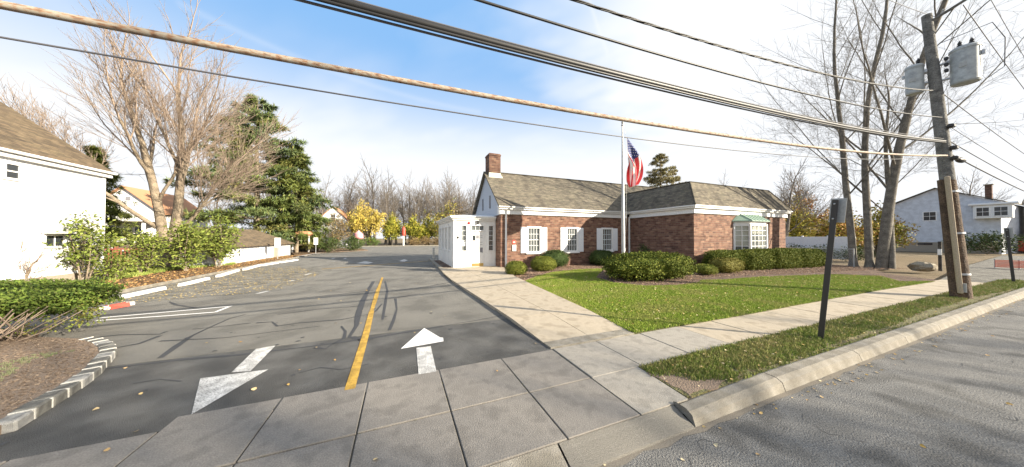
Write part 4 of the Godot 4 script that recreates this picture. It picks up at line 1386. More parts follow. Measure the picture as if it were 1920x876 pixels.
	while x < 22.6:
		var wd := 0.95 if k == 0 else 1.12
		var sl := Geo.new()
		sl.span(Vector3(x + 0.008, -0.08, -4.25), Vector3(x + wd - 0.008, 0.012 + 0.003 * sin(k * 3.7), -3.18), 0.006)
		part(sw, "slab", sl, mats.concrete_grey if k < 3 else mats.concrete_warm)
		x += wd
		k += 1
	# kerb of the street in long blocks
	var kb := Geo.new()
	kb.span(Vector3(-60, -0.15, -2.3), Vector3(60, -0.125, -2.09))
	var kn := setting("kerb", kb, mats.joint_dirt)
	var cuts := [3.05, 4.9, 7.3, 9.4, 11.4, 13.6, 15.9, 18.3, 21.0, 24.0, 27.5]
	for i in cuts.size() - 1:
		var kk := Geo.new()
		var a: float = cuts[i] + 0.008
		var b: float = cuts[i + 1] - 0.008
		var pr := [Vector2(-2.335, -0.12), Vector2(-2.335, 0.02), Vector2(-2.3, 0.035), Vector2(-2.17, 0.03), Vector2(-2.1, -0.01), Vector2(-2.06, -0.125)]
		var drop := 0.05 if i == 0 else 0.0
		for j in pr.size() - 1:
			var p: Vector2 = pr[j]
			var q: Vector2 = pr[j + 1]
			var dp := Vector3(0, -drop if p.y > -0.1 else 0.0, 0)
			var dq := Vector3(0, -drop if q.y > -0.1 else 0.0, 0)
			kk.quad(Vector3(a, p.y, p.x) + dp, Vector3(a, q.y, q.x) + dq, Vector3(b, q.y, q.x), Vector3(b, p.y, p.x))
			if kk.n[kk.v.size() - 1].dot(Vector3(0, q.x - p.x, p.y - q.y)) < 0:
				kk.flip_last()
		for e in [a, b]:
			var o := Vector3(e, -0.05, -2.2)
			for j in pr.size() - 1:
				var p := Vector3(e, pr[j].y, pr[j].x)
				var q := Vector3(e, pr[j + 1].y, pr[j + 1].x)
				if e == a:
					kk.tri(o, q, p)
				else:
					kk.tri(o, p, q)
		part(kn, "kerb_block", kk, mats.concrete_kerb)
	var low := [[-7.0, -4.9], [-4.88, -2.7], [-2.68, -0.5], [-0.48, 1.42], [1.44, 3.03]]
	for q in low:
		var lk := Geo.new()
		lk.quad(Vector3(q[0], -0.1, -2.06), Vector3(q[1], -0.1, -2.06), Vector3(q[1], -0.004, -2.31), Vector3(q[0], -0.004, -2.31))
		lk.quad(Vector3(q[0], -0.14, -2.04), Vector3(q[1], -0.14, -2.04), Vector3(q[1], -0.1, -2.06), Vector3(q[0], -0.1, -2.06))
		part(kn, "dropped_kerb_block", lk, mats.pebble_kerb if q[0] > 1.0 else mats.concrete_kerb)
	# walkway to the door, raised above the lot
	var edge_l := [[-4.27, 2.5], [-6.0, 2.45], [-8.2, 2.36], [-10.4, 2.25], [-12.5, 2.16], [-14.6, 2.16], [-16.9, 2.25], [-20.5, 2.35], [-25.6, 2.4]]
	var edge_r := [4.47, 4.62, 4.83, 5.03, 5.25, 5.85, 6.2]
	var wk := Geo.new()
	var wp := []
	for e in edge_l:
		wp.append(Vector2(e[1], e[0]))
	wp.append(Vector2(3.1, -25.6))
	wp.append(Vector2(3.1, -17.4))
	wp.append(Vector2(6.3, -16.9))
	for i in range(5, -1, -1):
		wp.append(Vector2(edge_r[i], edge_l[i][0]))
	wk.prism(wp, -0.14, 0.03)
	var wn := setting("walkway", wk, mats.concrete_kerb)
	for i in 6:
		var z0: float = edge_l[i][0]
		var z1: float = edge_l[i + 1][0]
		for s in 2:
			var l0: float = edge_l[i][1]
			var l1: float = edge_l[i + 1][1]
			var r0: float = edge_r[i]
			var r1: float = edge_r[i + 1]
			var m0 := 3.5 + 0.02 * i
			var m1 := 3.5 + 0.02 * (i + 1)
			var h0 := 0.02 if i == 0 else 0.085
			var p: Array
			if s == 0:
				p = [Vector3(l0, h0, z0 - 0.006), Vector3(m0 - 0.007, h0, z0 - 0.006), Vector3(m1 - 0.007, 0.085, z1 + 0.006), Vector3(l1, 0.085, z1 + 0.006)]
			else:
				p = [Vector3(m0 + 0.007, h0, z0 - 0.006), Vector3(r0, h0, z0 - 0.006), Vector3(r1, 0.085, z1 + 0.006), Vector3(m1 + 0.007, 0.085, z1 + 0.006)]
			var sl := Geo.new()
			sl.quad(p[0], p[1], p[2], p[3])
			for j in 4:
				var a: Vector3 = p[j]
				var b: Vector3 = p[(j + 1) % 4]
				sl.quad(Vector3(a.x, -0.1, a.z), Vector3(b.x, -0.1, b.z), b, a)
			part(wn, "slab", sl, mats.concrete_warm)
	var sl2 := Geo.new()
	sl2.prism([Vector2(2.25, -16.92), Vector2(6.2, -16.92), Vector2(6.2, -17.38), Vector2(2.75, -17.38), Vector2(2.7, -17.5), Vector2(2.27, -17.5)], -0.1, 0.085)
	part(wn, "slab", sl2, mats.concrete_warm)
	var sl3 := Geo.new()
	sl3.prism([Vector2(2.27, -17.52), Vector2(2.5, -17.52), Vector2(2.62, -25.55), Vector2(2.4, -25.55)], -0.1, 0.085)
	part(wn, "slab", sl3, mats.concrete_kerb)
	var vb := Geo.new()
	vb.prism([Vector2(2.52, -17.55), Vector2(3.12, -17.45), Vector2(3.12, -23.6), Vector2(2.63, -23.6)], -0.1, 0.07)
	setting("entrance_bed", vb, mats.mulch)
	# lawn, beds, strips
	var bd := Geo.new()
	bd.prism([Vector2(4.46, -4.3), Vector2(23.2, -4.3), Vector2(24.5, -6.0), Vector2(28.0, -7.5), Vector2(30.0, -12.0), Vector2(27.3, -17.0), Vector2(17, -17.0), Vector2(6.3, -17.0), Vector2(5.9, -14.6), Vector2(5.2, -12.4), Vector2(4.98, -10.4)], -0.14, 0.012)
	setting("planting_bed", bd, mats.mulch)
	var lw := Geo.new()
	lw.prism(lawn_poly, -0.1, LAWN_Y)
	setting("lawn", lw, mats.soil_grass)
	var rg := Geo.new()
	rg.prism(ragged(ring_poly, 0.15, 0.2, 9), 0.0, LAWN_Y + 0.02)
	setting("shrub_bed", rg, mats.mulch)
	var sp := Geo.new()
	sp.prism(strip_poly, -0.14, 0.01)
	setting("verge", sp, mats.soil_thin_grass)
	var dp := Geo.new()
	dp.prism(ragged(dirt_poly, 0.06, 0.16, 5), 0.0, 0.014)
	setting("bare_earth", dp, mats.bare_dirt)
	var we := Geo.new()
	we.prism(ragged(worn_poly, 0.07, 0.17, 21), 0.0, 0.015)
	setting("worn_earth", we, mats.bare_dirt)
	# left bed behind the wheel stops, its kerb, the yard behind
	var lb := Geo.new()
	lb.prism([Vector2(-9.32, -9.0), Vector2(-9.32, -36.5), Vector2(-12.6, -36.5), Vector2(-13.0, -20.0), Vector2(-12.6, -9.0)], -0.14, 0.06)
	setting("leaf_bed", lb, mats.leaf_soil)
	var le := Geo.new()
	for i in 12:
		le.span(Vector3(-9.32, -0.1, -11.2 - i * 2.2), Vector3(-9.2, 0.1, -9.02 - i * 2.2), 0.012)
	setting("bed_edging", le, mats.concrete_kerb)
	var fi := Geo.new()
	fi.prism([Vector2(-9.69, -33.92), Vector2(-9.24, -40.72), Vector2(-7.39, -43.31), Vector2(-4.43, -46.13), Vector2(-6.60, -55.45), Vector2(-13.21, -58.16), Vector2(-15.53, -50.68)], -0.1, 0.07)
	setting("far_bed", fi, mats.leaf_soil)
	var fe := Geo.new()
	fe.ribbon([Vector2(-9.56, -33.47), Vector2(-9.06, -39.92), Vector2(-7.26, -42.54), Vector2(-4.36, -45.40)], 0.2, 0.09)
	setting("far_bed_edging", fe, mats.paint_white)
	# street corner island with granite setts
	var isl := Geo.new()
	var ip := []
	for p in kerb_stones:
		ip.append(p)
	ip.append(Vector2(-8.9, -9.6))
	ip.append(Vector2(-9.3, -9.0))
	ip.append(Vector2(-9.3, -4.3))
	isl.prism(ip, -0.1, 0.1)
	setting("island_bed", isl, mats.bare_dirt)
	# side road on the far right
	var sr := Geo.new()
	sr.prism([Vector2(23.3, -3.2), Vector2(26.6, -3.2), Vector2(26.6, -2.2), Vector2(62, -2.2), Vector2(62, -7.4), Vector2(36, -5.6), Vector2(23.3, -4.25)], -0.14, -0.008)
	setting("side_road", sr, mats.asphalt_stalls)
	var bk := Geo.new()
	bk.prism([Vector2(-12, -66), Vector2(16, -66), Vector2(16, -66.5), Vector2(-12, -66.5)], -0.1, 0.14)
	setting("back_kerb", bk, mats.concrete_kerb)

func make_setts() -> void:
	# granite setts along the island's edge, each with a pale mortar joint after it
	var t := thing("sett_kerb", "curved kerb of grey granite setts with white mortar joints round the mulch island", "kerb")
	var pts := kerb_stones
	var dist := 0.0
	var seg := 0
	var pos: Vector2 = pts[0]
	var step := 0.25
	var remaining := 0.0
	var marks := []
	# resample
	while seg < pts.size() - 1:
		var a: Vector2 = pts[seg]
		var b: Vector2 = pts[seg + 1]
		var l := a.distance_to(b)
		while remaining < l:
			marks.append(a.lerp(b, remaining / l))
			remaining += step
		remaining -= l
		seg += 1
	for i in marks.size() - 1:
		var a: Vector2 = marks[i]
		var b: Vector2 = marks[i + 1]
		var d := b - a
		var yaw := atan2(-d.y, d.x)
		var mid := (a + b) * 0.5
		var s := Geo.new()
		var hh := 0.13 + rng.randf_range(-0.012, 0.012)
		s.box(Vector3(0, hh * 0.5 - 0.01, 0), Vector3(d.length() - 0.022, hh, 0.17), 0.018)
		var top := part(t, "sett", s, mats.granite if (i % 4 == 0) else mats.granite_dark, Vector3(mid.x, 0.0, mid.y), Vector3(rng.randf_range(-0.04, 0.04), yaw + rng.randf_range(-0.04, 0.04), 0))
		var m := Geo.new()
		m.box(Vector3(d.length() * 0.5, 0.058, 0), Vector3(0.026, 0.122, 0.166), 0.006)
		part(t, "mortar_joint", m, mats.mortar, Vector3(mid.x, 0.0, mid.y), Vector3(0, yaw, 0))

# ------------------------------------------------------------------ street things
func sag(x0: float, x1: float, low: float, k: float, centre: float, z0: float, z1: float, n := 40) -> Array:
	var p := []
	for i in n + 1:
		var x := lerpf(x0, x1, float(i) / n)
		p.append(Vector3(x, low + k * (x - centre) * (x - centre), lerpf(z0, z1, float(i) / n)))
	return p

func cable(label: String, pts: Array, r: float, mat: String, group := "overhead cables") -> Node3D:
	var t := thing("overhead_cable", label, "cable", Vector3.ZERO, group)
	var g := Geo.new()
	var rr := []
	for p in pts:
		rr.append(r)
	g.tube(pts, rr, 8)
	part(t, "conductor", g, mats[mat])
	return t

func make_utility() -> void:
	var base := Vector3(17.2, 0, -2.72)
	var t := thing("utility_pole", "leaning wooden utility pole with two grey transformers and a tan cable guard", "utility pole", base)
	var lean := Vector3(-0.0, 9.85, -0.55)
	var at := func(y: float) -> Vector3: return lean * (y / 9.85)
	var up := Geo.new()
	up.tube([at.call(3.9), at.call(6.0), at.call(9.85)], [0.158, 0.145, 0.115], 14)
	part(t, "upper_pole", up, mats.pole_wood_grey)
	var lo := Geo.new()
	lo.tube([at.call(-0.12), at.call(2.0), at.call(3.92)], [0.19, 0.175, 0.162], 14)
	part(t, "lower_pole", lo, mats.pole_wood)
	var st := Geo.new()
	st.tube([Vector3(-0.13, -0.1, -0.09), Vector3(-0.13, 2.0, -0.2), Vector3(-0.13, 3.95, -0.3)], [0.115, 0.11, 0.1], 12)
	part(t, "stub_pole", st, mats.pole_wood)
	var gd := Geo.new()
	gd.box(Vector3(-0.25, 2.1, -0.09), Vector3(0.09, 3.9, 0.11), 0.03, Basis(Vector3.RIGHT, -0.05))
	part(t, "cable_guard", gd, mats.guard_tan)
	for q in [[0.75, 0.2], [2.1, 0.2], [3.5, 0.18]]:
		var bn := Geo.new()
		bn.tube([at.call(q[0]), at.call(q[0] + 0.06)], [q[1] + 0.005, q[1] + 0.005], 14)
		part(t, "steel_band", bn, mats.galvanised)
	for q in [[-0.22, 0.42, -0.1], [-0.2, 0.4, 0.06]]:
		part(t, "number_tag", boxes([[Vector3(q[0] - 0.01, q[1] - 0.2, q[2] - 0.05), Vector3(q[0] + 0.01, q[1] + 0.1, q[2] + 0.05)]], 0.004), mats.sign_back)
	# transformers
	for q in [[Vector3(0.12, 7.1, 0.12), 0.28, 1.1, true], [Vector3(-0.1, 7.15, -0.8), 0.2, 0.9, false]]:
		var c: Vector3 = q[0]
		var r: float = q[1]
		var h: float = q[2]
		var tk := Geo.new()
		tk.lathe([Vector2(0.0, 0.0), Vector2(r * 0.92, 0.0), Vector2(r, 0.05), Vector2(r, h), Vector2(r * 1.06, h), Vector2(r * 1.06, h + 0.06), Vector2(r * 0.85, h + 0.12), Vector2(0.0, h + 0.15)], 24, c)
		var tank := part(t, "transformer", tk, mats.transformer_paint)
		for k in (3 if q[3] else 2):
			var a := 0.6 + k * 1.5
			var b := Geo.new()
			b.lathe([Vector2(0.05, 0.0), Vector2(0.03, 0.05), Vector2(0.055, 0.07), Vector2(0.03, 0.11), Vector2(0.05, 0.14), Vector2(0.02, 0.2), Vector2(0.0, 0.24)], 10, c + Vector3(cos(a) * r * 0.55, h + 0.1, sin(a) * r * 0.55))
			part(tank, "bushing", b, mats.black_metal)
		for y in [0.3, h - 0.25]:
			var br := Geo.new()
			var mid: Vector3 = at.call(c.y + y)
			br.tube([mid, Vector3(c.x, c.y + y, c.z)], [0.04, 0.04], 6)
			part(tank, "bracket", br, mats.galvanised)
		part(tank, "nameplate", boxes([[c + Vector3(-r - 0.012, h * 0.45, -0.07), c + Vector3(-r + 0.02, h * 0.6, 0.07)]], 0.004), mats.sign_back)
		for sgn in [-1.0, 1.0]:
			part(tank, "lifting_lug", boxes([[c + Vector3(-0.03, h * 0.72, sgn * (r + 0.03) - 0.035), c + Vector3(0.03, h * 0.86, sgn * (r + 0.03) + 0.035)]], 0.012), mats.galvanised)
		if q[3]:
			var pn := Geo.new()
			for k in 3:
				pn.box(c + Vector3(-0.22, 0.55 + k * 0.2, -0.3), Vector3(0.1, 0.12, 0.08), 0.02)
			part(tank, "terminal", pn, mats.black_metal)
			var rg := Geo.new()
			rg.tube([c + Vector3(0.2, 0.05, 0.35), c + Vector3(0.3, 0.3, 0.6), c + Vector3(0.3, 1.2, 0.62), c + Vector3(0.1, 1.75, 0.45), c + Vector3(-0.1, 1.6, -0.4)], [0.012, 0.012, 0.012, 0.012, 0.012], 5)
			part(tank, "lead_wire", rg, mats.grey_cable)
	# cross-arm toward the street with insulators
	var ca := Geo.new()
	ca.tube([at.call(9.55) + Vector3(0, 0, 0), at.call(9.55) + Vector3(0.05, 0.4, 0.95)], [0.05, 0.045], 6)
	ca.tube([at.call(8.9), at.call(9.55) + Vector3(0.04, 0.2, 0.5)], [0.02, 0.02], 5)
	part(t, "cross_arm", ca, mats.pole_wood_grey)
	for k in 2:
		var ins := Geo.new()
		ins.lathe([Vector2(0.05, 0.0), Vector2(0.06, 0.04), Vector2(0.03, 0.07), Vector2(0.05, 0.1), Vector2(0.0, 0.15)], 10, at.call(9.6) + Vector3(0.03, 0.1 + 0.3 * k, 0.3 + 0.6 * k))
		part(t, "insulator", ins, mats.steel)
	for y in [4.65, 5.0, 5.75]:
		var cl := Geo.new()
		cl.box(at.call(y) + Vector3(-0.05, 0, 0.2), Vector3(0.25, 0.12, 0.14), 0.03)
		part(t, "cable_clamp", cl, mats.black_metal)
	var sp := Geo.new()
	sp.lathe([Vector2(0.0, -0.28), Vector2(0.07, -0.25), Vector2(0.09, -0.1), Vector2(0.09, 0.15), Vector2(0.05, 0.28), Vector2(0.0, 0.3)], 10, base * 0 + Vector3(1.1, 4.72, -0.15), Basis(Vector3.BACK, PI / 2))
	part(t, "splice_case", sp, mats.black_cable)
	# cables to the left
	cable("thick rusty cable, the lowest heavy one strung from the utility pole", sag(-26, 17.05, 3.47, 0.0029, -4.0, -2.7, -2.92), 0.027, "rust_cable")
	cable("thin messenger wire running just above the thick rusty cable", sag(-26, 17.05, 3.502, 0.0029, -4.0, -2.72, -2.94), 0.006, "grey_cable")
	cable("thin dark wire sagging below the thick rusty cable", sag(-26, 17.05, 3.27, 0.0041, -2.0, -2.7, -2.92), 0.007, "grey_cable")
	cable("thick black bundled cable strung above the rusty one", sag(-26, 17.05, 4.1, 0.0026, -4.0, -2.7, -2.95), 0.034, "black_cable")
	cable("slim black cable lashed beside the thick black bundle", sag(-26, 17.05, 4.045, 0.00262, -4.0, -2.66, -2.93), 0.015, "black_cable")
	cable("slim grey cable lashed under the thick black bundle", sag(-26, 17.05, 4.03, 0.00264, -4.0, -2.73, -2.96), 0.012, "grey_cable")
	cable("pale wire running just over the thick black bundle toward the pole", sag(-26, 17.05, 4.16, 0.00268, -4.0, -2.72, -2.97), 0.008, "grey_cable")
	cable("single black cable above the thick black bundle", sag(-26, 17.1, 4.53, 0.0035, -4.0, -2.7, -3.0), 0.015, "black_cable")
	# twisted service cable: three strands
	var tw := thing("overhead_cable", "twisted three-strand black cable, the uppermost below the transformers", "cable", Vector3.ZERO, "overhead cables")
	for s in 3:
		var pts := sag(-26, 17.1, 4.9, 0.0048, -4.0, -2.7, -3.05, 300)
		var rr := []
		for i in pts.size():
			var a := i * 0.75 + s * TAU / 3
			pts[i] += Vector3(0, sin(a), cos(a)) * 0.011
			rr.append(0.009)
		var g := Geo.new()
		g.tube(pts, rr, 5)
		part(tw, "strand", g, mats.black_cable)
	cable("primary wire crossing the bare trees to the pole top", sag(-26, 17.2, 7.6, 0.0046, -4.0, -3.4, -3.1), 0.008, "grey_cable")
	# cables to the right
	cable("uppermost wire running on from the cross-arm beyond the pole", sag(17.25, 70, 9.6, 0.0012, 44.0, -2.35, -3.2), 0.009, "grey_cable")
	cable("thick wire below the uppermost one beyond the pole", sag(17.25, 70, 8.85, 0.0012, 44.0, -2.6, -3.2), 0.012, "grey_cable")
	cable("dark wire leaving the pole under the transformers", sag(17.25, 70, 6.3, 0.0009, 44.0, -3.0, -3.2), 0.013, "grey_cable")
	cable("black cable running on from the splice case on the pole", sag(17.25, 70, 4.2, 0.0009, 44.0, -2.9, -3.2), 0.02, "black_cable")
	cable("middle black cable beyond the pole, over the splice case", sag(17.25, 70, 4.7, 0.0009, 44.0, -2.95, -3.2), 0.014, "black_cable")
	cable("slim cable beyond the pole, between the middle one and the transformers", sag(17.25, 70, 5.3, 0.0009, 44.0, -3.0, -3.2), 0.01, "grey_cable")

func make_signs() -> void:
	for q in [[Vector3(7.66, 0, -2.68), 0.23, 2.72, 0.62, "sign on a leaning black post in the verge, back turned, near the lawn corner"], [Vector3(25.2, 0, -2.78), -0.12, 2.4, 0.5, "sign on a black post in the verge beyond the utility pole, its grey back turned"]]:
		var t := thing("street_sign", q[4], "sign", q[0], "street signs in the verge")
		var h: float = q[2]
		var lean: float = q[1]
		var p := Geo.new()
		var b := Basis(Vector3.RIGHT, atan2(lean, h))
		p.box(b * Vector3(0, h * 0.5 - 0.1, 0), Vector3(0.075, h + 0.2, 0.05), 0.008, b)
		p.box(b * Vector3(-0.03, h * 0.5 - 0.1, 0), Vector3(0.02, h + 0.2, 0.085), 0.005, b)
		part(t, "post", p, mats.black_metal)
		var s := Geo.new()
		s.box(b * Vector3(0.045, h - 0.2, 0.02), Vector3(0.012, 0.46, 0.21), 0.004, b)
		part(t, "sign_plate", s, mats.sign_back)
		var bo := Geo.new()
		for y in [0.08, 0.36]:
			bo.lathe([Vector2(0.0, 0.02), Vector2(0.014, 0.014), Vector2(0.016, 0.0)], 8, b * Vector3(-0.045, h - y, 0), b * Basis(Vector3.BACK, PI / 2))
		part(t, "bolt", bo, mats.steel)

func make_stops() -> void:
	for q in [[[Vector2(-8.39, -13.10), Vector2(-8.37, -14.76)], "white concrete wheel stop beside the red-painted one"], [[Vector2(-8.28, -15.46), Vector2(-8.39, -17.40)], "second white wheel stop from the red-painted one"], [[Vector2(-8.43, -18.25), Vector2(-8.85, -21.09)], "third white wheel stop from the red-painted one"], [[Vector2(-8.71, -21.45), Vector2(-9.04, -24.24)], "fourth white wheel stop from the red-painted one"], [[Vector2(-8.90, -24.18), Vector2(-8.68, -26.18)], "fifth white wheel stop from the red-painted one"], [[Vector2(-8.61, -26.39), Vector2(-8.20, -28.84)], "last white wheel stop, in front of the low garage"], [[Vector2(-7.50, -11.13), Vector2(-7.30, -11.74)], "red-painted wheel stop with white worn ends by the clipped hedge"]]:
		var a: Vector2 = q[0][0]
		var b: Vector2 = q[0][1]
		var m := (a + b) * 0.5
		var d := b - a
		var t := thing("wheel_stop", q[1], "wheel stop", Vector3(m.x, 0.0, m.y), "wheel stops along the leaf bed")
		t.rotation.y = atan2(-d.y, d.x)
		var g := Geo.new()
		var l := d.length()
		var red: bool = q[1].begins_with("red")
		var pr := [Vector2(-0.09, 0.004), Vector2(-0.065, 0.11), Vector2(0.065, 0.11), Vector2(0.09, 0.004)]
		var e := l * 0.5
		var c := e - (0.12 if red else 0.0)
		for j in 3:
			g.quad(Vector3(-c, pr[j].y, pr[j].x), Vector3(-c, pr[j + 1].y, pr[j + 1].x), Vector3(c, pr[j + 1].y, pr[j + 1].x), Vector3(c, pr[j].y, pr[j].x))
			if g.n[g.v.size() - 1].dot(Vector3(0, 1, pr[j].x + pr[j + 1].x)) < 0:
				g.flip_last()
		g.quad(Vector3(c, 0.004, 0.09), Vector3(c, 0.004, -0.09), Vector3(c, 0.11, -0.065), Vector3(c, 0.11, 0.065))
		g.quad(Vector3(-c, 0.004, -0.09), Vector3(-c, 0.004, 0.09), Vector3(-c, 0.11, 0.065), Vector3(-c, 0.11, -0.065))
		part(t, "block", g, mats.paint_red if red else mats.paint_white)
		for s in [-1.0, 1.0]:
			if red:
				part(t, "worn_end", boxes([[Vector3(minf(s * c, s * e), 0.004, -0.085), Vector3(maxf(s * c, s * e), 0.1, 0.085)]], 0.02), mats.paint_white)
			var pin := Geo.new()
			pin.lathe([Vector2(0.0, 0.014), Vector2(0.014, 0.01), Vector2(0.016, 0.0)], 8, Vector3(s * l * 0.3, 0.109, 0))
			part(t, "pin", pin, mats.steel)

# ------------------------------------------------------------------ neighbours
func house(called: String, label: String, lo: Vector2, hi: Vector2, y0: float, eave: float, ridge: float, along_x: bool, wallm: String, roofm: String, over := 0.3) -> Node3D:
	var t := thing(called, label, "house")
	var w := Geo.new()
	gable_walls(w, lo, hi, y0, eave, ridge, along_x)
	part(t, "wall", w, mats[wallm])
	var r := Geo.new()
	gable_roof(r, lo, hi, eave, ridge, along_x, over)
	part(t, "roof", r, mats[roofm])
	return t

func make_neighbours() -> void:
	# white house at the left
	var h := house("house", "large white house with brown shingle roof behind the clipped hedge", Vector2(-19.6, -19.3), Vector2(-13.0, -5.0), -0.14, 5.12, 8.0, false, "white_siding", "shingle_brown", 0.2)
	part(h, "gutter", boxes([[Vector3(-12.82, 5.0, -19.5), Vector3(-12.7, 5.1, -4.7)]], 0.02), mats.white_paint)
	part(h, "fascia", boxes([[Vector3(-12.995, 4.84, -19.45), Vector3(-12.83, 4.99, -4.75)]], 0.01), mats.white_paint)
	part(h, "corner_board", boxes([[Vector3(-13.02, 0, -19.33), Vector3(-12.97, 4.83, -19.17)]], 0.005), mats.white_paint)
	window(h, Vector3(-12.998, 4.38, -15.95), PI / 2, 0.5, 0.62, 1, 2, true)
	var wv := window(h, Vector3(-12.998, 1.85, -17.3), PI / 2, 0.75, 0.55, 2, 1, true)
	part(wv, "awning", boxes([[Vector3(-0.5, 0.3, 0.05), Vector3(0.5, 0.36, 0.4)]], 0.01), mats.white_paint)
	window(h, Vector3(-12.998, 1.7, -12.2), PI / 2, 0.9, 1.4, 2, 2, true)
	part(h, "foundation", boxes([[Vector3(-13.01, -0.1, -19.28), Vector3(-12.96, 0.45, -5.0)]]), mats.wall_tan)
	# red deck stair rail between the houses
	var d := thing("deck", "small red wooden deck with picket railing beside the white house", "deck", Vector3(-15.6, 0.0, -25.0))
	part(d, "floor", boxes([[Vector3(-1.4, 0.35, -1.2), Vector3(1.2, 0.45, 1.0)]], 0.01), mats.deck_red)
	for z in [1.0]:
		part(d, "rail", boxes([[Vector3(-1.4, 1.25, z - 0.05), Vector3(1.2, 1.33, z + 0.05)]], 0.01), mats.deck_red)
		part(d, "rail", boxes([[Vector3(-1.4, 0.55, z - 0.03), Vector3(1.2, 0.61, z + 0.03)]], 0.01), mats.deck_red)
		for k in 16:
			part(d, "picket", boxes([[Vector3(-1.35 + k * 0.165, 0.5, z - 0.02), Vector3(-1.31 + k * 0.165, 1.25, z + 0.02)]]), mats.deck_red)
	for q in [Vector2(-1.4, 1.0), Vector2(1.15, 1.0), Vector2(-1.4, -1.1), Vector2(1.15, -1.1)]:
		part(d, "post", boxes([[Vector3(q.x - 0.06, 0.0, q.y - 0.06), Vector3(q.x + 0.06, 1.4, q.y + 0.06)]], 0.008), mats.deck_red)
	# the white gabled house behind it
	var h2 := house("house", "white gabled house with reddish roof beyond the big bare tree", Vector2(-29.6, -50.0), Vector2(-24.2, -42.0), -0.14, 4.6, 7.4, false, "white_siding", "roof_orange")
	part(h2, "attic_vent", boxes([[Vector3(-26.75, 5.9, -41.99), Vector3(-26.4, 6.3, -41.95)]], 0.01), mats.print_grey)
	window(h2, Vector3(-25.6, 2.6, -41.998), 0.0, 1.0, 1.3, 2, 2, true)
	window(h2, Vector3(-28.0, 2.6, -41.998), 0.0, 1.0, 1.3, 2, 2, true)
	part(h2, "porch_roof", boxes([[Vector3(-29.6, 3.5, -42.0), Vector3(-23.9, 3.62, -39.8)]], 0.02), mats.shingle_brown)
	for x in [-29.3, -26.8, -24.2]:
		part(h2, "porch_post", boxes([[Vector3(x - 0.1, 0, -40.1), Vector3(x + 0.1, 3.5, -39.9)]], 0.01), mats.white_paint)
	# low white garage with a hipped roof
	var g := thing("garage", "low white garage with grey-brown hipped roof behind the wheel stops", "garage")
	part(g, "wall", boxes([[Vector3(-15.5, -0.14, -37.5), Vector3(-11.3, 1.35, -24.5)]]), mats.white_siding)
	var r := Geo.new()
	var a := [Vector3(-11.0, 1.35, -24.2), Vector3(-11.0, 1.35, -37.8), Vector3(-15.8, 1.35, -37.8), Vector3(-15.8, 1.35, -24.2)]
	var b := [Vector3(-13.4, 2.75, -26.0), Vector3(-13.4, 2.75, -35.0)]
	r.slab(a[0], a[1], b[1], b[0])
	r.slab(a[1], a[2], b[1], b[1])
	r.slab(a[2], a[3], b[0], b[1])
	r.slab(a[3], a[0], b[0], b[0])
	for k in 4:
		var p: Vector3 = a[k]
		var q: Vector3 = a[(k + 1) % 4]
		r.slab(p - Vector3.UP * 0.1, q - Vector3.UP * 0.1, q, p)
	r.slab(a[3] - Vector3.UP * 0.1, a[2] - Vector3.UP * 0.1, a[1] - Vector3.UP * 0.1, a[0] - Vector3.UP * 0.1)
	part(g, "roof", r, mats.shingle_brown)
	for z in [-27.0, -30.5]:
		window(g, Vector3(-11.298, 0.8, z), PI / 2, 0.45, 0.6, 1, 2, true)
	part(g, "door", boxes([[Vector3(-11.3, 0.0, -34.2), Vector3(-11.24, 1.28, -33.2)]], 0.01), mats.wall_tan)
	# shed with a reddish canopy at the end of the stalls
	var s := thing("shelter", "small shelter with reddish roof and white post past the garage", "shelter")
	part(s, "roof", boxes([[Vector3(-14.6, 2.15, -47.0), Vector3(-10.6, 2.75, -42.0)]], 0.25), mats.roof_orange)
	part(s, "back_wall", boxes([[Vector3(-14.4, 0.0, -46.8), Vector3(-10.8, 2.15, -46.6)]]), mats.bark_dark)
	for x in [-14.3, -12.5, -10.8]:
		part(s, "post", boxes([[Vector3(x - 0.07, 0.0, -42.3), Vector3(x + 0.07, 2.15, -42.15)]], 0.01), mats.white_paint)
	# parking signs
	for q in [[Vector3(-10.1, 0, -30.5), "white parking sign on a post beside the garage wall"], [Vector3(-9.4, 0, -39.5), "white parking sign on a post at the shelter"]]:
		var t := thing("parking_sign", q[1], "sign", q[0])
		part(t, "post", boxes([[Vector3(-0.03, 0, -0.03), Vector3(0.03, 1.9, 0.03)]]), mats.galvanised)
		part(t, "sign_plate", boxes([[Vector3(-0.22, 1.1, 0.031), Vector3(0.22, 1.95, 0.05)]], 0.006), mats.white_paint)
	# far white house among the trees
	var h3 := house("house", "small white gabled house with orange roof half hidden by the dark shrubs", Vector2(-18.2, -86.0), Vector2(-10.9, -75.0), -0.14, 5.2, 9.3, false, "white_siding", "roof_orange")
	for q in [[-16.2, 3.0], [-12.9, 3.0], [-14.55, 6.6]]:
		window(h3, Vector3(q[0], q[1], -74.998), 0.0, 1.0, 1.5, 2, 2, true)
	# pale blue house at the right, across the side street
	var h4 := house("house", "pale blue-grey gabled house across the side street", Vector2(70.0, -17.4), Vector2(84.0, -8.4), -0.14, 6.5, 9.0, true, "blue_siding", "shingle", 0.35)
	part(h4, "foundation", boxes([[Vector3(69.9, -0.1, -17.0), Vector3(70.0, 1.3, -8.6)]]), mats.wall_tan)
	window(h4, Vector3(69.998, 5.0, -13.4), -PI / 2, 1.1, 1.3, 2, 2, true)
	part(h4, "cellar_window", boxes([[Vector3(69.86, 0.9, -14.4), Vector3(69.89, 1.2, -13.2)]]), mats.far_glass)
	var by := part(h4, "upper_bay", boxes([[Vector3(69.2, 4.4, -10.1), Vector3(70.2, 6.1, -7.6)], [Vector3(69.0, 6.1, -10.4), Vector3(70.5, 6.35, -7.2)]], 0.04), mats.white_paint)
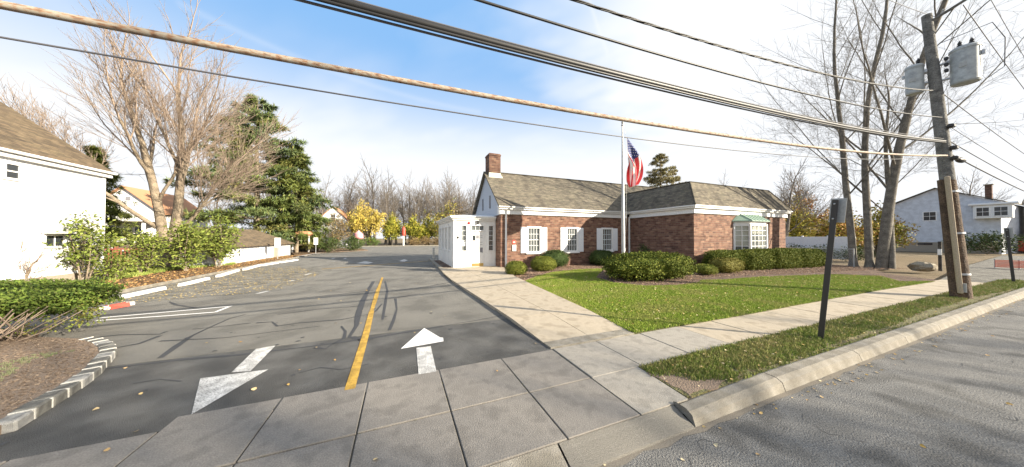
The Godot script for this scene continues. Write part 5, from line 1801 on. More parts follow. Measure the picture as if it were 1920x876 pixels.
	for z in [-9.45, -8.3]:
		window(by, Vector3(69.198, 5.25, z), -PI / 2, 0.95, 1.2, 2, 2, true)
	var cb := part(h4, "chimney", boxes([[Vector3(76.0, 6.5, -10.2), Vector3(76.5, 9.3, -9.7)]]), mats.brick_chimney)
	part(cb, "chimney_cap", boxes([[Vector3(75.9, 9.3, -10.3), Vector3(76.6, 9.42, -9.6)]]), mats.stone)
	var h5 := house("house", "taupe house with dark roof partly behind the pale blue one", Vector2(80.0, -7.8), Vector2(92.0, -1.0), -0.14, 6.6, 9.0, false, "wall_tan", "shingle", 0.4)
	window(h5, Vector3(79.998, 5.2, -4.6), -PI / 2, 1.2, 1.4, 2, 2, true)
	window(h5, Vector3(79.998, 2.4, -5.2), -PI / 2, 1.2, 1.4, 2, 2, true)
	part(h5, "porch", boxes([[Vector3(78.0, 0, -7.4), Vector3(80.0, 3.1, -4.6)]], 0.03), mats.white_paint)

# ------------------------------------------------------------------ fences and odds and ends
func make_right_side() -> void:
	var f := thing("chain_link_fence", "low chain-link fence with steel posts beside the bare trees", "fence")
	var ends := [Vector3(27.5, 0, -13.6), Vector3(27.7, 0, -11.9), Vector3(27.9, 0, -10.2), Vector3(28.3, 0, -8.3)]
	for p in ends:
		var g := Geo.new()
		g.tube([p, p + Vector3.UP * 1.25], [0.035, 0.035], 8)
		part(f, "post", g, mats.galvanised)
	for k in 3:
		var a: Vector3 = ends[k]
		var b: Vector3 = ends[k + 1]
		var rl := Geo.new()
		rl.tube([a + Vector3.UP * 1.2, b + Vector3.UP * 1.2], [0.025, 0.025], 6)
		part(f, "top_rail", rl, mats.galvanised)
		var m := Geo.new()
		var n := 22
		for i in range(-12, n):
			for s in [0, 1]:
				var u0 := float(i) / n
				var u1 := u0 + 12.0 / n
				var y0 := 0.05
				var y1 := 1.18
				if u0 < 0.0:
					y0 = lerpf(y0, y1, -u0 / (12.0 / n)); u0 = 0.0
				if u1 > 1.0:
					y1 = lerpf(0.05, 1.18, 1.0 - (u1 - 1.0) / (12.0 / n)); u1 = 1.0
				if u1 - u0 < 0.01:
					continue
				var p := a.lerp(b, u0) if s == 0 else b.lerp(a, u0)
				var q := a.lerp(b, u1) if s == 0 else b.lerp(a, u1)
				m.tube([p + Vector3.UP * y0, q + Vector3.UP * y1], [0.004, 0.004], 3, false)
		part(f, "wire_mesh", m, mats.galvanised)
	# white vinyl fence far behind
	var v := thing("vinyl_fence", "long white vinyl fence behind the autumn shrubs", "fence")
	for k in 4:
		var x := 37.0
		var z := -17.6 + k * 1.75
		part(v, "fence_panel", boxes([[Vector3(x, 0.0, z), Vector3(x + 0.06, 2.05, z + 1.63)]], 0.01), mats.fence_vinyl)
		part(v, "post", boxes([[Vector3(x - 0.04, 0, z - 0.12), Vector3(x + 0.1, 2.15, z)]], 0.01), mats.fence_vinyl)
	# boulder, broken branch wood and stake by the side road
	var b := thing("boulder", "flat-topped tan boulder lying under the bare trees", "rock", Vector3(28.6, 0, -5.75))
	var g := Geo.new()
	var fz := noise(0.9, 3, 77)
	for i in 8:
		for k in 14:
			var q := []
			for e in [[i, k], [i, k + 1], [i + 1, k + 1], [i + 1, k]]:
				var th: float = PI * e[0] / 8
				var ph: float = TAU * (e[1] % 14) / 14
				var d := Vector3(sin(th) * cos(ph), cos(th), sin(th) * sin(ph))
				var kk := 1.0 + 0.35 * fz.get_noise_3d(d.x * 2, d.y * 2, d.z * 2)
				q.append(Vector3(d.x * 0.45 * kk, maxf(0.26 + d.y * 0.3 * kk, -0.02), d.z * 0.5 * kk))
			g.quad(q[1], q[0], q[3], q[2])
			if g.n[g.v.size() - 4].dot(q[0] + q[2] - Vector3(0, 0.5, 0)) < 0:
				g.flip_last()
	part(b, "stone", g, mats.stone)
	var st := thing("stake", "dark upright stake with a white tag near the boulder", "stake", Vector3(29.6, 0, -5.35))
	part(st, "post", boxes([[Vector3(-0.06, 0, -0.06), Vector3(0.06, 1.75, 0.06)]], 0.01), mats.bark_dark)
	part(st, "tag_plate", boxes([[Vector3(-0.085, 0.95, -0.07), Vector3(-0.06, 1.3, 0.07)]]), mats.paper)
	# orange construction netting and barriers
	for q in [[Vector3(79.38, 0, -8.47), 0.05, "orange construction barrier mesh along the far side of the side road", 5.0, 1.26], [Vector3(35.85, 0, -3.78), 0.0, "low orange construction barrier beside the black sign post", 1.5, 0.50]]:
		var t := thing("construction_barrier", q[2], "barrier", q[0])
		var w: float = q[3]
		var hh: float = q[4]
		for k in 3:
			part(t, "post", boxes([[Vector3(-0.03, 0, -w / 2 + k * w / 2 - 0.03), Vector3(0.03, hh + 0.1, -w / 2 + k * w / 2 + 0.03)]]), mats.steel)
		for k in 6:
			var y := 0.08 + k * (hh - 0.1) / 5
			part(t, "strip", boxes([[Vector3(-0.05, y, -w / 2), Vector3(-0.03, y + (hh - 0.1) / 5 - 0.03, w / 2)]], 0.004), mats.orange_plastic)
	# bollard by the vestibule
	var bo := thing("bollard", "short cream bollard at the back corner of the entrance vestibule", "bollard", Vector3(3.0, 0, -27.2))
	var bg := Geo.new()
	bg.lathe([Vector2(0.1, 0.0), Vector2(0.1, 0.95), Vector2(0.07, 1.02), Vector2(0.0, 1.04)], 14)
	part(bo, "post", bg, mats.mortar)
	part(bo, "cap_band", boxes([[Vector3(-0.105, 0.8, -0.105), Vector3(0.105, 0.86, 0.105)]], 0.03), mats.paint_white)
	# covered meter on a white post at the far end of the lot
	var cm := thing("covered_post", "white post with a red cover over its top at the far end of the lot", "post", Vector3(0.75, 0.14, -66.3))
	part(cm, "post", boxes([[Vector3(-0.16, 0, -0.16), Vector3(0.16, 2.4, 0.16)]], 0.02), mats.white_paint)
	var cg := Geo.new()
	cg.lathe([Vector2(0.34, 2.2), Vector2(0.4, 2.5), Vector2(0.38, 3.6), Vector2(0.2, 4.1), Vector2(0.0, 4.3)], 12)
	part(cm, "cover", cg, mats.red_plastic)
	var pk := thing("canopy_umbrella", "folded pink umbrella among the shrubs at the far bed", "umbrella", Vector3(-6.55, 0, -53.03))
	var pg := Geo.new()
	pg.lathe([Vector2(0.55, 1.7), Vector2(0.75, 1.9), Vector2(0.65, 2.6), Vector2(0.0, 3.2)], 9)
	part(pk, "cloth", pg, mats.pink_cloth)
	var pp := Geo.new()
	pp.tube([Vector3.ZERO, Vector3(0, 3.3, 0)], [0.04, 0.03], 6)
	part(pk, "pole", pp, mats.steel)

# ------------------------------------------------------------------ all the plants
func make_shrubs() -> void:
	var olive := [Color(0.1, 0.125, 0.02), Color(0.16, 0.18, 0.03), Color(0.2, 0.19, 0.035), Color(0.12, 0.15, 0.025)]
	var dark := [Color(0.035, 0.06, 0.018), Color(0.06, 0.09, 0.025), Color(0.05, 0.075, 0.02)]
	var mid := [Color(0.06, 0.085, 0.012), Color(0.11, 0.14, 0.02), Color(0.18, 0.185, 0.03), Color(0.085, 0.11, 0.016)]
	shrub("round_shrub", "small clipped olive round shrub at the corner of the walkway and mulch", Vector3(5.68, 0.0, -13.3), Vector3(0.58, 0.37, 0.55), 4200, 0.05, olive, "clipped round shrubs by the building")
	shrub("round_shrub", "clipped olive round shrub in front of the taller dark green one", Vector3(7.82, 0.0, -14.2), Vector3(0.76, 0.44, 0.66), 5600, 0.055, olive, "clipped round shrubs by the building")
	shrub("round_shrub", "dark green round shrub under the window nearest the downspout", Vector3(9.35, 0.0, -15.45), Vector3(1.02, 0.58, 0.72), 6000, 0.06, dark, "clipped round shrubs by the building")
	shrub("round_shrub", "dark green round shrub under the window beside the flagpole", Vector3(13.3, 0.0, -15.55), Vector3(0.98, 0.55, 0.7), 5600, 0.06, dark, "clipped round shrubs by the building")
	shrub("mounded_shrub", "broad uneven mounded shrub at the foot of the flagpole", Vector3(11.15, 0.03, -9.7), Vector3(2.35, 0.6, 1.25), 17000, 0.085, mid, "", 0.28, 1.1, 2.6)
	shrub("mounded_shrub", "small pale green shrub tucked behind the broad mounded one", Vector3(13.6, 0.02, -11.2), Vector3(0.85, 0.5, 0.6), 3500, 0.08, [Color(0.1, 0.13, 0.05), Color(0.15, 0.18, 0.08)], "", 0.2, 0.9)
	leafy("upright_shrub", "dark leafy upright shrub against the shaded brick wall", "shrub", Vector3(15.3, 0.0, -13.8), 1.55, 0.9, 40, 26, 0.09, dark, "", 0.2)
	shrub("low_shrub", "small low olive shrub in mulch before the long hedge", Vector3(14.95, 0.02, -9.5), Vector3(0.56, 0.28, 0.5), 3400, 0.05, olive, "low shrubs before the hedge")
	shrub("low_shrub", "larger squarish olive shrub in mulch before the long hedge", Vector3(17.1, 0.02, -9.7), Vector3(0.95, 0.4, 0.62), 5200, 0.055, [Color(0.12, 0.125, 0.025), Color(0.2, 0.17, 0.04), Color(0.16, 0.15, 0.03)], "low shrubs before the hedge", 0.15, 0.6, 3.2)
	# long clipped hedge in front of the wing: grown from several plants
	var hd := [[Vector3(18.2, 0, -10.35), Vector3(1.5, 0.6, 0.62), "rounded end plant of the long hedge at the shaded wall corner"], [Vector3(20.6, 0, -10.05), Vector3(1.6, 0.62, 0.65), "second plant of the long hedge, left of the bay window front"], [Vector3(23.0, 0, -9.75), Vector3(1.6, 0.63, 0.66), "third plant of the long hedge, in front of the bay window"], [Vector3(25.3, 0, -9.6), Vector3(1.5, 0.6, 0.66), "fourth plant of the long hedge, past the bay window"], [Vector3(27.0, 0, -9.9), Vector3(0.95, 0.5, 0.6), "low end plant of the long hedge by the chain-link fence"]]
	for q in hd:
		shrub("hedge_plant", q[2], q[0], q[1], 15000, 0.075, mid, "long hedge before the wing", 0.12, 0.7, 4.0)
	# clipped yew in the corner island: foliage above, bare stems below
	var y := thing("clipped_hedge", "clipped yew hedge on bare spreading stems in the corner island", "hedge", Vector3(-7.75, 0.1, -8.75))
	var yew := [Color(0.05, 0.085, 0.018), Color(0.085, 0.13, 0.022), Color(0.12, 0.165, 0.03), Color(0.1, 0.12, 0.03)]
	var ws := shrub_shapes(Vector3(1.85, 0.33, 0.9), 26000, 0.055, yew, 0.2, 1.0, 5, 3.2, -1.0)
	part(y, "inner_foliage", ws[0], mats.leaf, Vector3(0, 0.66, 0))
	part(y, "foliage", ws[1], mats.leaf, Vector3(0, 0.66, 0))
	var skirt := Geo.new()
	skirt.use_c = true
	for k in 4200:
		var a := rng.randf() * TAU
		var p := Vector3(cos(a) * 1.85 * rng.randf_range(0.75, 1.0), rng.randf_range(0.05, 0.6), sin(a) * 0.95 * rng.randf_range(0.8, 1.0))
		if rng.randf() < (0.95 if p.x < 1.1 else 0.12) * (1.0 - p.y / 0.75):
			continue
		skirt.tint = mixc([yew[2], Color(0.17, 0.18, 0.04), Color(0.13, 0.11, 0.035)])
		skirt.leaf(p, rand_dir(), rand_dir(), 0.055, 0.028)
	part(y, "lower_foliage", skirt, mats.leaf)
	for k in 90:
		var s := Geo.new()
		var bx := rng.randf_range(-1.3, 1.3)
		var b := Vector3(bx, -0.02, rng.randf_range(0.3, 0.9))
		var e := Vector3(bx + rng.randf_range(-0.8, 0.95), rng.randf_range(0.4, 0.64), rng.randf_range(0.6, 1.1))
		var m := b.lerp(e, 0.5) + Vector3(rng.randf_range(-0.1, 0.1), rng.randf_range(-0.12, 0.02), 0.08)
		var r := rng.randf_range(0.006, 0.017)
		s.tube([b, m, e], [r * 1.3, r, r * 0.6], 5)
		part(y, "stem", s, mats.twig_bare)

func make_trees() -> void:
	# big bare tree left: several stems from one base
	var o := {"bend": 0.12, "lift": 0.04, "taper": 0.62, "levels": 5, "thick_to": 1, "kids": [4, 4, 4, 3, 3], "from": [0.45, 0.3, 0.2, 0.2, 0.2], "angle": [15, 34], "shrink": [0.62, 0.8], "min_r": 0.008, "flare": 0.42, "butt": 2.0, "kid_r": [0.4, 0.6]}
	rng.seed = 11
	bare_tree("bare_tree", "big spreading leafless tree with several tan stems behind the wheel stops", Vector3(-13.4, 0.0, -24.0), [[Vector3(-0.16, 1.6, 0), Vector3(-0.1, 1, 0.05), 5.2, 0.25], [Vector3(0.18, 1.6, 0), Vector3(0.05, 1, 0.05), 5.6, 0.26], [Vector3(0.3, 2.0, 0.1), Vector3(0.8, 1, 0.2), 3.6, 0.11], [Vector3(-0.5, 2.6, 0.1), Vector3(-1.0, 1, 0.3), 4.0, 0.12]], o, "bark_tan", "twig_bare")
	# right cluster
	var o2 := {"bend": 0.07, "lift": 0.02, "taper": 0.68, "levels": 5, "thick_to": 1, "kids": [4, 4, 4, 3, 3], "from": [0.45, 0.3, 0.15, 0.1, 0.1], "angle": [25, 50], "shrink": [0.5, 0.68], "min_r": 0.0055, "flare": 0.2, "kid_r": [0.2, 0.37]}
	rng.seed = 23
	bare_tree("bare_tree", "leafless tree with a trunk curving toward the brick building", Vector3(28.9, 0, -8.5), [[Vector3.ZERO, Vector3(-0.02, 1, -0.035), 9.5, 0.2]], o2, "bark_grey", "bark_grey", "bare trees beside the chain-link fence")
	bare_tree("bare_tree", "leafless tree with a straight dark upright trunk in the roadside clump", Vector3(29.1, 0, -7.85), [[Vector3.ZERO, Vector3(0.02, 1, 0.0), 10.5, 0.2]], o2, "bark_grey", "bark_grey", "bare trees beside the chain-link fence")
	bare_tree("bare_tree", "thickest leafless tree of the roadside clump, leaning toward the utility pole", Vector3(29.0, 0, -7.35), [[Vector3.ZERO, Vector3(0.0, 1, 0.055), 9.5, 0.27], [Vector3(0.1, 0, 0.4), Vector3(0.02, 1, 0.0), 6.5, 0.16]], o2, "bark_grey", "bark_grey", "bare trees beside the chain-link fence")
	rng.seed = 31
	# pine and spruce left
	var pine := [Color(0.11, 0.16, 0.05), Color(0.16, 0.2, 0.06), Color(0.22, 0.21, 0.07), Color(0.13, 0.18, 0.09)]
	var spruce := [Color(0.1, 0.13, 0.03), Color(0.15, 0.18, 0.045), Color(0.2, 0.21, 0.055)]
	conifer("pine_tree", "tall ragged pine with long level boughs behind the garage", Vector3(-16.0, 0, -42.0), 19.2, 15.0, 22, 7, pine, 0.18, 0.04, 0.5, 0.6, "bark_tan", "", 0.35, 0.3)
	conifer("spruce_tree", "dense pointed dark green spruce beside the ragged pine", Vector3(-12.2, 0, -42.5), 14.0, 9.5, 22, 7, pine + spruce, 0.06, 0.3, 0.6, 0.55, "bark_tan", "", 0.3, 0.35)
	conifer("spruce_tree", "narrow pale spruce showing above the ridge behind the flag", Vector3(32.6, 0, -26.5), 13.4, 8.5, 26, 7, [Color(0.27, 0.25, 0.13), Color(0.36, 0.32, 0.18)], 0.15, 0.0, 0.5, 0.34, "bark_tan", "", 0.3, 0.4)
	conifer("spruce_tree", "thin second spruce leaning out beside the narrow pale one", Vector3(36.4, 0, -27.5), 12.4, 6.5, 22, 6, [Color(0.27, 0.25, 0.13), Color(0.36, 0.32, 0.18)], 0.15, 0.0, 0.6, 0.32, "bark_tan", "", 0.35, 0.4)
	conifer("spruce_tree", "small dark conifer between the bare trees and the brick wing", Vector3(52.0, 0, -27.0), 8.5, 4.5, 18, 7, spruce, 0.05, 0.4, 0.3, 0.35, "bark_tan")
	conifer("spruce_tree", "dark conifer behind the large white house", Vector3(-21.5, 0, -31.0), 9.0, 5.5, 20, 7, spruce, 0.05, 0.4, 0.4, 0.38, "bark_tan")
	# leafy evergreens under the big tree
	var rho := [Color(0.1, 0.13, 0.025), Color(0.16, 0.2, 0.04), Color(0.22, 0.24, 0.06), Color(0.13, 0.17, 0.035)]
	leafy("rhododendron", "rhododendron against the white house wall", "shrub", Vector3(-12.58, 0, -17.91), 3.03, 1.5, 60, 24, 0.16, rho, "leafy shrubs along the leaf bed", 0.2)
	leafy("rhododendron", "low leafy shrub in front of the red deck", "shrub", Vector3(-12.07, 0, -18.32), 1.40, 1.5, 40, 24, 0.13, rho, "leafy shrubs along the leaf bed", 0.05)
	leafy("rhododendron", "dense leafy shrub in front of the bare tree's base", "shrub", Vector3(-12.55, 0, -20.77), 2.37, 1.6, 70, 26, 0.15, rho, "leafy shrubs along the leaf bed", 0.05)
	leafy("rhododendron", "leafy shrub between the tree base and the garage", "shrub", Vector3(-11.43, 0, -21.75), 3.02, 1.6, 90, 28, 0.17, rho, "leafy shrubs along the leaf bed", 0.12)
	leafy("rhododendron", "tall bright leafy shrub covering the near garage corner", "shrub", Vector3(-10.90, 0, -23.59), 3.28, 2.0, 110, 28, 0.17, rho, "leafy shrubs along the leaf bed", 0.15)
	var oo := {"bend": 0.25, "lift": 0.05, "taper": 0.6, "levels": 3, "thick_to": 0, "kids": [4, 3, 3], "from": [0.2, 0.2, 0.2], "angle": [25, 60], "shrink": [0.5, 0.7], "min_r": 0.006, "kid_r": [0.45, 0.65]}
	rng.seed = 41
	bare_tree("bare_shrub", "leafless multi-stemmed shrub behind the clipped yew hedge", Vector3(-13.22, 0, -16.52), [[Vector3.ZERO, Vector3(0.5, 1, 0), 0.9, 0.05], [Vector3.ZERO, Vector3(-0.5, 1, 0.2), 0.9, 0.05], [Vector3.ZERO, Vector3(0, 1, 0.5), 1.0, 0.05]], oo, "bark_tan", "twig_bare").set_meta("category", "shrub")
	# autumn and bare trees closing the lot
	var ob := {"bend": 0.13, "lift": 0.06, "taper": 0.6, "levels": 4, "thick_to": 0, "kids": [5, 5, 4, 4], "from": [0.35, 0.25, 0.2, 0.2], "angle": [25, 52], "shrink": [0.55, 0.7], "min_r": 0.02, "flare": 0.25, "kid_r": [0.35, 0.55]}
	var proto := []
	for k in 3:
		rng.seed = 51 + k
		proto.append(bare_tree("bare_tree", ["leafless grey tree beyond the lot, behind the yellow tree", "leafless tree beyond the lot with a forked crown over the green shrubs", "leafless tree beyond the lot showing past the entrance vestibule"][k], [Vector3(-9.5, 0, -80), Vector3(3.5, 0, -78), Vector3(17.5, 0, -74)][k], [[Vector3.ZERO, Vector3(0.03, 1, 0), 6.6, 0.27]], ob, "bark_grey", "twig_far", "leafless trees beyond the lot"))
	var more := [[-19.0, -84, 0, 0.95], [-14.5, -90, 1, 1.1], [-12.0, -88, 2, 0.95], [-6.5, -84, 1, 1.15], [-4.0, -92, 0, 1.2], [-1.0, -86, 2, 0.95], [1.5, -92, 1, 1.0], [6.0, -82, 0, 1.0], [8.5, -90, 2, 1.1], [10.5, -80, 1, 0.95], [12.5, -84, 0, 1.1], [15.0, -78, 2, 0.95], [16.0, -88, 1, 1.15], [20.0, -82, 0, 1.05], [22.5, -78, 2, 1.0], [-24, -70, 0, 0.9], [-30, -80, 2, 0.9], [-36, -76, 1, 0.85], [-8.5, -95, 2, 1.2], [3.0, -97, 0, 1.2], [13.5, -94, 1, 1.2], [19.0, -92, 2, 1.15], [-2.5, -79, 1, 0.9], [5.0, -87, 2, 1.05]]
	for i in more.size():
		var m: Array = more[i]
		copy(proto[m[2]], Vector3(m[0], 0, m[1]), i * 1.9, Vector3.ONE * m[3] * 1.35, "leafless tree in the row beyond the far end of the lot")
	for q in [[Vector3(60, 0, -34), 0, 1.0, "leafless tree rising over the wing roof beyond the vinyl fence"], [Vector3(58, 0, -22), 2, 0.9, "leafless tree beyond the autumn shrubs at the vinyl fence"], [Vector3(66, 0, -25), 1, 1.0, "leafless tree farther beyond the vinyl fence"], [Vector3(96, 0, -14), 1, 1.0, "leafless tree behind the pale blue house"], [Vector3(38, 0, -16), 1, 0.7, "slim leafless tree behind the roadside clump"]]:
		copy(proto[q[1]], q[0], q[0].x, Vector3.ONE * q[2], q[3])
	rng.seed = 71
	var gold := [Color(0.42, 0.32, 0.06), Color(0.48, 0.38, 0.09), Color(0.36, 0.3, 0.07), Color(0.45, 0.34, 0.1)]
	var lime := [Color(0.22, 0.24, 0.035), Color(0.3, 0.28, 0.04), Color(0.16, 0.19, 0.035), Color(0.38, 0.32, 0.05)]
	var rust := [Color(0.36, 0.17, 0.05), Color(0.42, 0.24, 0.08), Color(0.3, 0.14, 0.06), Color(0.34, 0.22, 0.1)]
	var brown := [Color(0.2, 0.14, 0.07), Color(0.26, 0.18, 0.08), Color(0.17, 0.13, 0.07)]
	var og := {"bend": 0.13, "lift": 0.03, "taper": 0.6, "levels": 3, "thick_to": 0, "kids": [6, 5, 4], "from": [0.25, 0.2, 0.15], "angle": [30, 62], "shrink": [0.55, 0.72], "min_r": 0.02, "flare": 0.2, "kid_r": [0.35, 0.55], "leaves": 30, "leaf_size": 0.36, "spread": 0.75, "leaf_cols": gold}
	bare_tree("ginkgo_tree", "bright golden-yellow tree at the far end of the lot", Vector3(-6.8, 0, -70), [[Vector3.ZERO, Vector3(0.02, 1, 0), 5.0, 0.28]], og, "bark_dark", "bark_dark", "autumn trees beyond the lot")
	var lst := [["rusty orange tree beyond the small white far house", Vector3(-14.5, 0, -90), 5.2, 16, rust], ["rusty brown tree behind the small white far house", Vector3(-21, 0, -96), 5.6, 16, rust],
		["yellow-green bushy tree right of the golden one", Vector3(-1.8, 0, -73), 3.6, 26, lime], ["yellow-green bushy tree behind the red-covered post", Vector3(2.6, 0, -72), 3.3, 26, lime], ["low lime-green tree between the red-covered post and the vestibule", Vector3(6.8, 0, -73), 3.2, 26, lime],
		["brownish leafy tree standing tall left of the vestibule roof", Vector3(9.8, 0, -72), 5.6, 14, brown + lime], ["yellow-leaved tree just left of the vestibule", Vector3(12.2, 0, -67.8), 2.6, 22, lime + gold], ["brown-leaved tree behind the vestibule roof", Vector3(15.0, 0, -76), 5.4, 12, brown], ["olive bushy tree filling the gap behind the golden tree", Vector3(-10.2, 0, -76), 4.2, 22, lime + rust]]
	for q in lst:
		og.leaves = q[3]; og.leaf_cols = q[4]
		bare_tree("autumn_tree", q[0], q[1], [[Vector3.ZERO, Vector3(0.02, 1, 0), q[2], 0.22]], og, "bark_dark", "bark_dark", "autumn trees beyond the lot")
	var gr := [Color(0.05, 0.08, 0.025), Color(0.08, 0.11, 0.03), Color(0.04, 0.06, 0.02)]
	leafy("evergreen_shrub", "dark green shrub in the far bed below the spruce", "shrub", Vector3(-8.2, 0, -41.5), 2.2, 3.2, 80, 28, 0.17, gr, "shrubs in the far bed", 0.02)
	leafy("evergreen_shrub", "dark spreading shrub in the far bed beside the pink umbrella", "shrub", Vector3(-6.3, 0, -45), 2.0, 3.0, 80, 28, 0.17, gr, "shrubs in the far bed", 0.02)
	leafy("tawny_shrub", "tawny twiggy shrub rising in the far bed before the small white house", "shrub", Vector3(-8.6, 0, -45.5), 5.6, 4.4, 130, 22, 0.2, brown + [Color(0.12, 0.12, 0.05)], "shrubs in the far bed", 0.05)
	for q in [[Vector3(-8.6, 0, -67.5), "rounded green shrub at the back kerb below the golden tree"], [Vector3(-5.6, 0, -67.8), "rounded green shrub at the back kerb beside the golden tree"]]:
		leafy("evergreen_shrub", q[1], "shrub", q[0], 2.1, 3.2, 70, 26, 0.2, [Color(0.08, 0.13, 0.03), Color(0.12, 0.17, 0.04)], "shrubs at the back kerb", 0.02)
	for i in 5:
		leafy("brush", "brown autumn brush along the back edge of the lot", "shrub", Vector3(3.0 + i * 2.6, 0, -68.5 - (i % 2)), 2.2, 3.4, 60, 20, 0.22, brown + [Color(0.3, 0.22, 0.12)], "brown brush behind the back kerb", 0.0)
	# right side autumn shrubs behind the wing
	for q in [[Vector3(40.5, 0, -16.5), 6.3, 5.5, lime + gold, "yellow-green autumn tree right behind the wing corner"], [Vector3(42.5, 0, -13.8), 5.6, 5.0, gold + rust + lime, "golden-brown autumn tree beyond the chain-link fence"], [Vector3(46.0, 0, -17.5), 8.0, 6.0, rust + brown, "rusty autumn tree behind the yellow-green one"], [Vector3(47.0, 0, -12.2), 5.6, 5.0, brown + lime, "brown and lime autumn tree behind the roadside clump"]]:
		og.leaves = 26; og.leaf_cols = q[3]; og.leaf_size = 0.24; og.spread = 0.6
		bare_tree("autumn_tree", q[4], q[0], [[Vector3.ZERO, Vector3(0.02, 1, 0), q[1] * 0.42, 0.16]], og, "bark_dark", "bark_dark", "autumn trees beyond the fence")
	leafy("evergreen_shrub", "low dark hedge shrub in front of the pale blue house", "shrub", Vector3(66, 0, -8.8), 3.0, 6.0, 90, 26, 0.25, gr, "shrubs at the blue house", 0.1)
	for i in 4:
		leafy("evergreen_shrub", "low dark shrub in the row along the vinyl fence foot", "shrub", Vector3(35.6, 0, -16.2 + i * 1.9), 1.3, 2.3, 60, 22, 0.14, gr, "dark shrubs at the vinyl fence", 0.0)
	# leafless trees across the street, behind the camera, whose thin shade falls on the near ground
	for q in [[Vector3(29.0, 0, 26.0), 1, 1.4, "leafless tree across the street, opposite the driveway"], [Vector3(36.0, 0, 28.5), 0, 1.5, "leafless tree across the street, opposite the lawn corner"], [Vector3(44.0, 0, 30.0), 2, 1.4, "leafless tree across the street, opposite the wing"]]:
		copy(proto[q[1]], q[0], q[0].x, Vector3.ONE * q[2], q[3]).set_meta("group", "leafless trees across the street")

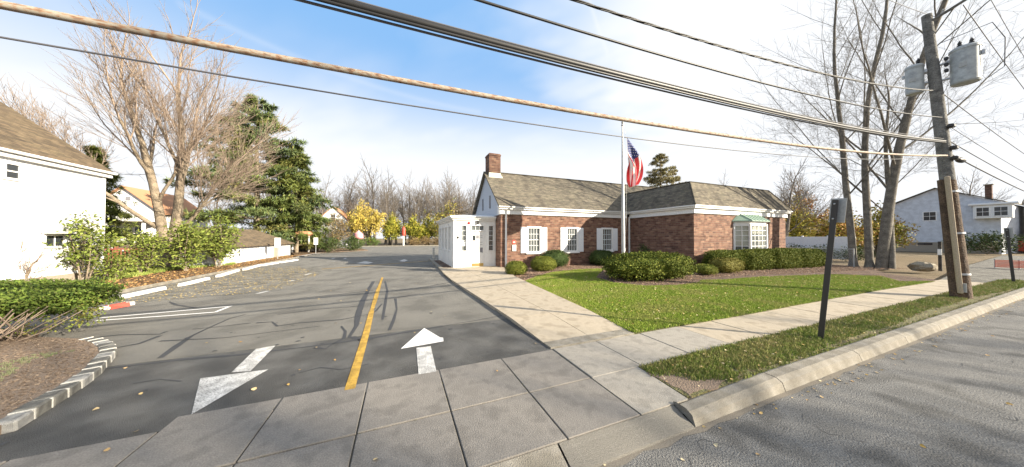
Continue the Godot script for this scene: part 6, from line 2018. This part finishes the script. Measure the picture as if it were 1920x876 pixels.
func make_scatter() -> void:
	rng.seed = 91
	var tuft := tuft_mesh(7, 0.05, 0.012, 0.045)
	var green := [Color(0.16, 0.245, 0.028), Color(0.22, 0.32, 0.038), Color(0.28, 0.355, 0.055), Color(0.31, 0.33, 0.085)]
	scatter("lawn_grass", "short bright green mown grass of the lawn before the building", "grass", tuft, mats.grass_blade, [lawn_poly], [ring_poly], 60000, LAWN_Y, Vector2(0.6, 1.3), green, false, 7.0, Color(0.36, 0.31, 0.13))
	scatter("verge_grass", "thin patchy grass of the verge between pavement and kerb", "grass", tuft, mats.grass_blade, [strip_poly], [[Vector2(3.38, -2.85), Vector2(3.3, -2.34), Vector2(4.3, -2.34), Vector2(4.0, -2.5), Vector2(3.75, -2.6), Vector2(3.65, -2.8)], worn_poly], 8000, 0.01, Vector2(0.6, 1.4), [Color(0.13, 0.19, 0.035), Color(0.19, 0.24, 0.05), Color(0.28, 0.25, 0.1)], false, 4.0, Color(0.36, 0.29, 0.15))
	var lf := leaf_mesh()
	var fall := [Color(0.5, 0.38, 0.2), Color(0.36, 0.22, 0.09), Color(0.55, 0.46, 0.3), Color(0.42, 0.27, 0.07)]
	scatter("fallen_leaves", "dry fallen leaves scattered over the lawn", "leaves", lf, mats.litter, [lawn_poly], [ring_poly], 1500, LAWN_Y + 0.04, Vector2(0.03, 0.07), fall, true)
	scatter("fallen_leaves", "dry fallen leaves caught in the verge grass", "leaves", lf, mats.litter, [strip_poly], [], 420, 0.035, Vector2(0.03, 0.06), fall, true)
	scatter("fallen_leaves", "golden leaf litter drifted over the parking stalls", "leaves", lf, mats.litter, [[Vector2(-7.81, -11.81), Vector2(-6.58, -12.11), Vector2(-5.13, -12.38), Vector2(-4.08, -13.36), Vector2(-3.96, -17.47), Vector2(-6.38, -22.77), Vector2(-8.92, -22.78), Vector2(-8.92, -16.71), Vector2(-8.68, -13.22)]], [], 2600, 0.02, Vector2(0.03, 0.075), [Color(0.42, 0.32, 0.13), Color(0.34, 0.24, 0.09), Color(0.46, 0.37, 0.18)], true)
	scatter("fallen_leaves", "brown leaves lying thick in the bed behind the wheel stops", "leaves", lf, mats.litter, [[Vector2(-9.35, -9.2), Vector2(-9.35, -36.0), Vector2(-12.4, -36.0), Vector2(-12.4, -9.2)]], [], 6500, 0.075, Vector2(0.06, 0.12), [Color(0.36, 0.2, 0.08), Color(0.28, 0.15, 0.07), Color(0.45, 0.3, 0.12)], true)
	scatter("fallen_leaves", "a few stray leaves on the near asphalt and apron", "leaves", lf, mats.litter, [[Vector2(-4.5, -2.4), Vector2(2.4, -2.4), Vector2(2.4, -14), Vector2(-4.5, -14)]], [], 34, 0.014, Vector2(0.04, 0.085), fall, true)
	scatter("fallen_leaves", "leaves blown onto the street asphalt", "leaves", lf, mats.litter, [[Vector2(3, -1.9), Vector2(14, -1.9), Vector2(14, 1.0), Vector2(3, 1.0)]], [], 26, -0.11, Vector2(0.04, 0.08), fall, true)
	scatter("fallen_leaves", "leaves and bits gathered in the gutter along the kerb", "leaves", lf, mats.litter, [[Vector2(-3, -2.05), Vector2(24, -2.05), Vector2(24, -1.8), Vector2(-3, -1.8)]], [], 240, -0.112, Vector2(0.02, 0.06), fall, true)
	var chip := chip_mesh()
	var bark := [Color(0.26, 0.165, 0.115), Color(0.36, 0.25, 0.18), Color(0.18, 0.115, 0.08), Color(0.44, 0.32, 0.24)]
	var isl := []
	for p in kerb_stones:
		isl.append(p + Vector2(-0.12, 0.0))
	isl.append(Vector2(-9.2, -9.4)); isl.append(Vector2(-9.2, -4.4))
	scatter("bark_mulch", "brown bark mulch filling the corner island", "mulch", chip, mats.litter, [isl], [], 13000, 0.108, Vector2(0.012, 0.036), [Color(0.17, 0.125, 0.092), Color(0.22, 0.165, 0.122), Color(0.115, 0.085, 0.063), Color(0.28, 0.22, 0.165)], true)
	scatter("bark_mulch", "pinkish-brown bark mulch of the bed by the building", "mulch", chip, mats.litter, [[Vector2(4.9, -10.3), Vector2(30.0, -6.4), Vector2(28.0, -11.2), Vector2(16.6, -11.3), Vector2(16.6, -16.3), Vector2(6.3, -16.3), Vector2(5.4, -12.6)]], [lawn_poly], 12000, 0.025, Vector2(0.03, 0.07), bark, true, 9.0)
	scatter("bark_mulch", "bark mulch ring round the broad mounded shrub", "mulch", chip, mats.litter, [ring_poly], [], 1800, LAWN_Y + 0.03, Vector2(0.03, 0.06), bark, true)
	var js := []
	for x in [-4.18, -3.24, -2.29, -1.34, -0.4, 0.55, 1.55, 2.52]:
		js.append([Vector2(x - 0.012, -4.24), Vector2(x + 0.012, -4.24), Vector2(x + 0.012, -2.33), Vector2(x - 0.012, -2.33)])
	js.append([Vector2(2.5, -4.29), Vector2(4.5, -4.29), Vector2(4.5, -4.26), Vector2(2.5, -4.26)])
	js.append([Vector2(-3.5, -3.2), Vector2(3.4, -3.2), Vector2(3.4, -3.175), Vector2(-3.5, -3.175)])
	scatter("joint_weeds", "tiny weeds and moss in the joints of the pavement slabs", "plants", tuft, mats.grass_blade, js, [], 150, -0.01, Vector2(0.25, 0.55), [Color(0.1, 0.12, 0.04), Color(0.16, 0.15, 0.07)])
	var weed := tuft_mesh(9, 0.16, 0.03, 0.1)
	scatter("ground_cover", "low green weeds along the back of the leaf bed", "plants", weed, mats.grass_blade, [[Vector2(-11.86, -17.91), Vector2(-12.33, -22.66), Vector2(-10.81, -25.35), Vector2(-12.20, -28.58), Vector2(-14.12, -25.95), Vector2(-14.40, -21.75)]], [], 1500, 0.05, Vector2(0.6, 1.4), [Color(0.16, 0.22, 0.04), Color(0.26, 0.3, 0.08)])
	scatter("ground_cover", "sparse green sprigs in the corner island", "plants", weed, mats.grass_blade, [[Vector2(-5.65, -6.87), Vector2(-5.37, -7.11), Vector2(-4.97, -7.03), Vector2(-5.20, -6.68), Vector2(-4.78, -5.81)]], [], 110, 0.1, Vector2(0.12, 0.3), [Color(0.17, 0.21, 0.1), Color(0.24, 0.25, 0.14)])

func _ready() -> void:
	# camera
	var cam := Camera3D.new()
	cam.name = "camera"
	cam.fov = 81.1
	cam.near = 0.05
	cam.far = 2000.0
	cam.position = Vector3(0, 2.0, 0)
	cam.rotation_degrees = Vector3(0.783, -22.3, 0)
	add_child(cam)
	cam.current = true
	# sky, sun, exposure
	var env := Environment.new()
	env.background_mode = Environment.BG_SKY
	env.sky = make_sky()
	env.background_energy_multiplier = 1.0
	env.tonemap_mode = Environment.TONE_MAPPER_LINEAR
	env.tonemap_exposure = 2.7
	env.sdfgi_enabled = true
	env.ssao_enabled = true
	env.ssil_enabled = true
	var we := WorldEnvironment.new()
	we.name = "environment"
	we.environment = env
	add_child(we)
	var sun := DirectionalLight3D.new()
	sun.name = "sun"
	sun.light_energy = 1.6
	sun.light_angular_distance = 0.5
	sun.light_color = Color(1.0, 0.95, 0.86)
	sun.shadow_enabled = true
	add_child(sun)
	sun.look_at_from_position(SUN_TO * 50.0, Vector3.ZERO)
	rng.seed = 7
	make_materials()
	make_ground()
	make_building()
	make_neighbours()
	rng.seed = 17
	make_setts()
	make_utility()
	make_flag()
	make_signs()
	make_stops()
	make_right_side()
	rng.seed = 61
	make_shrubs()
	make_trees()
	make_scatter()
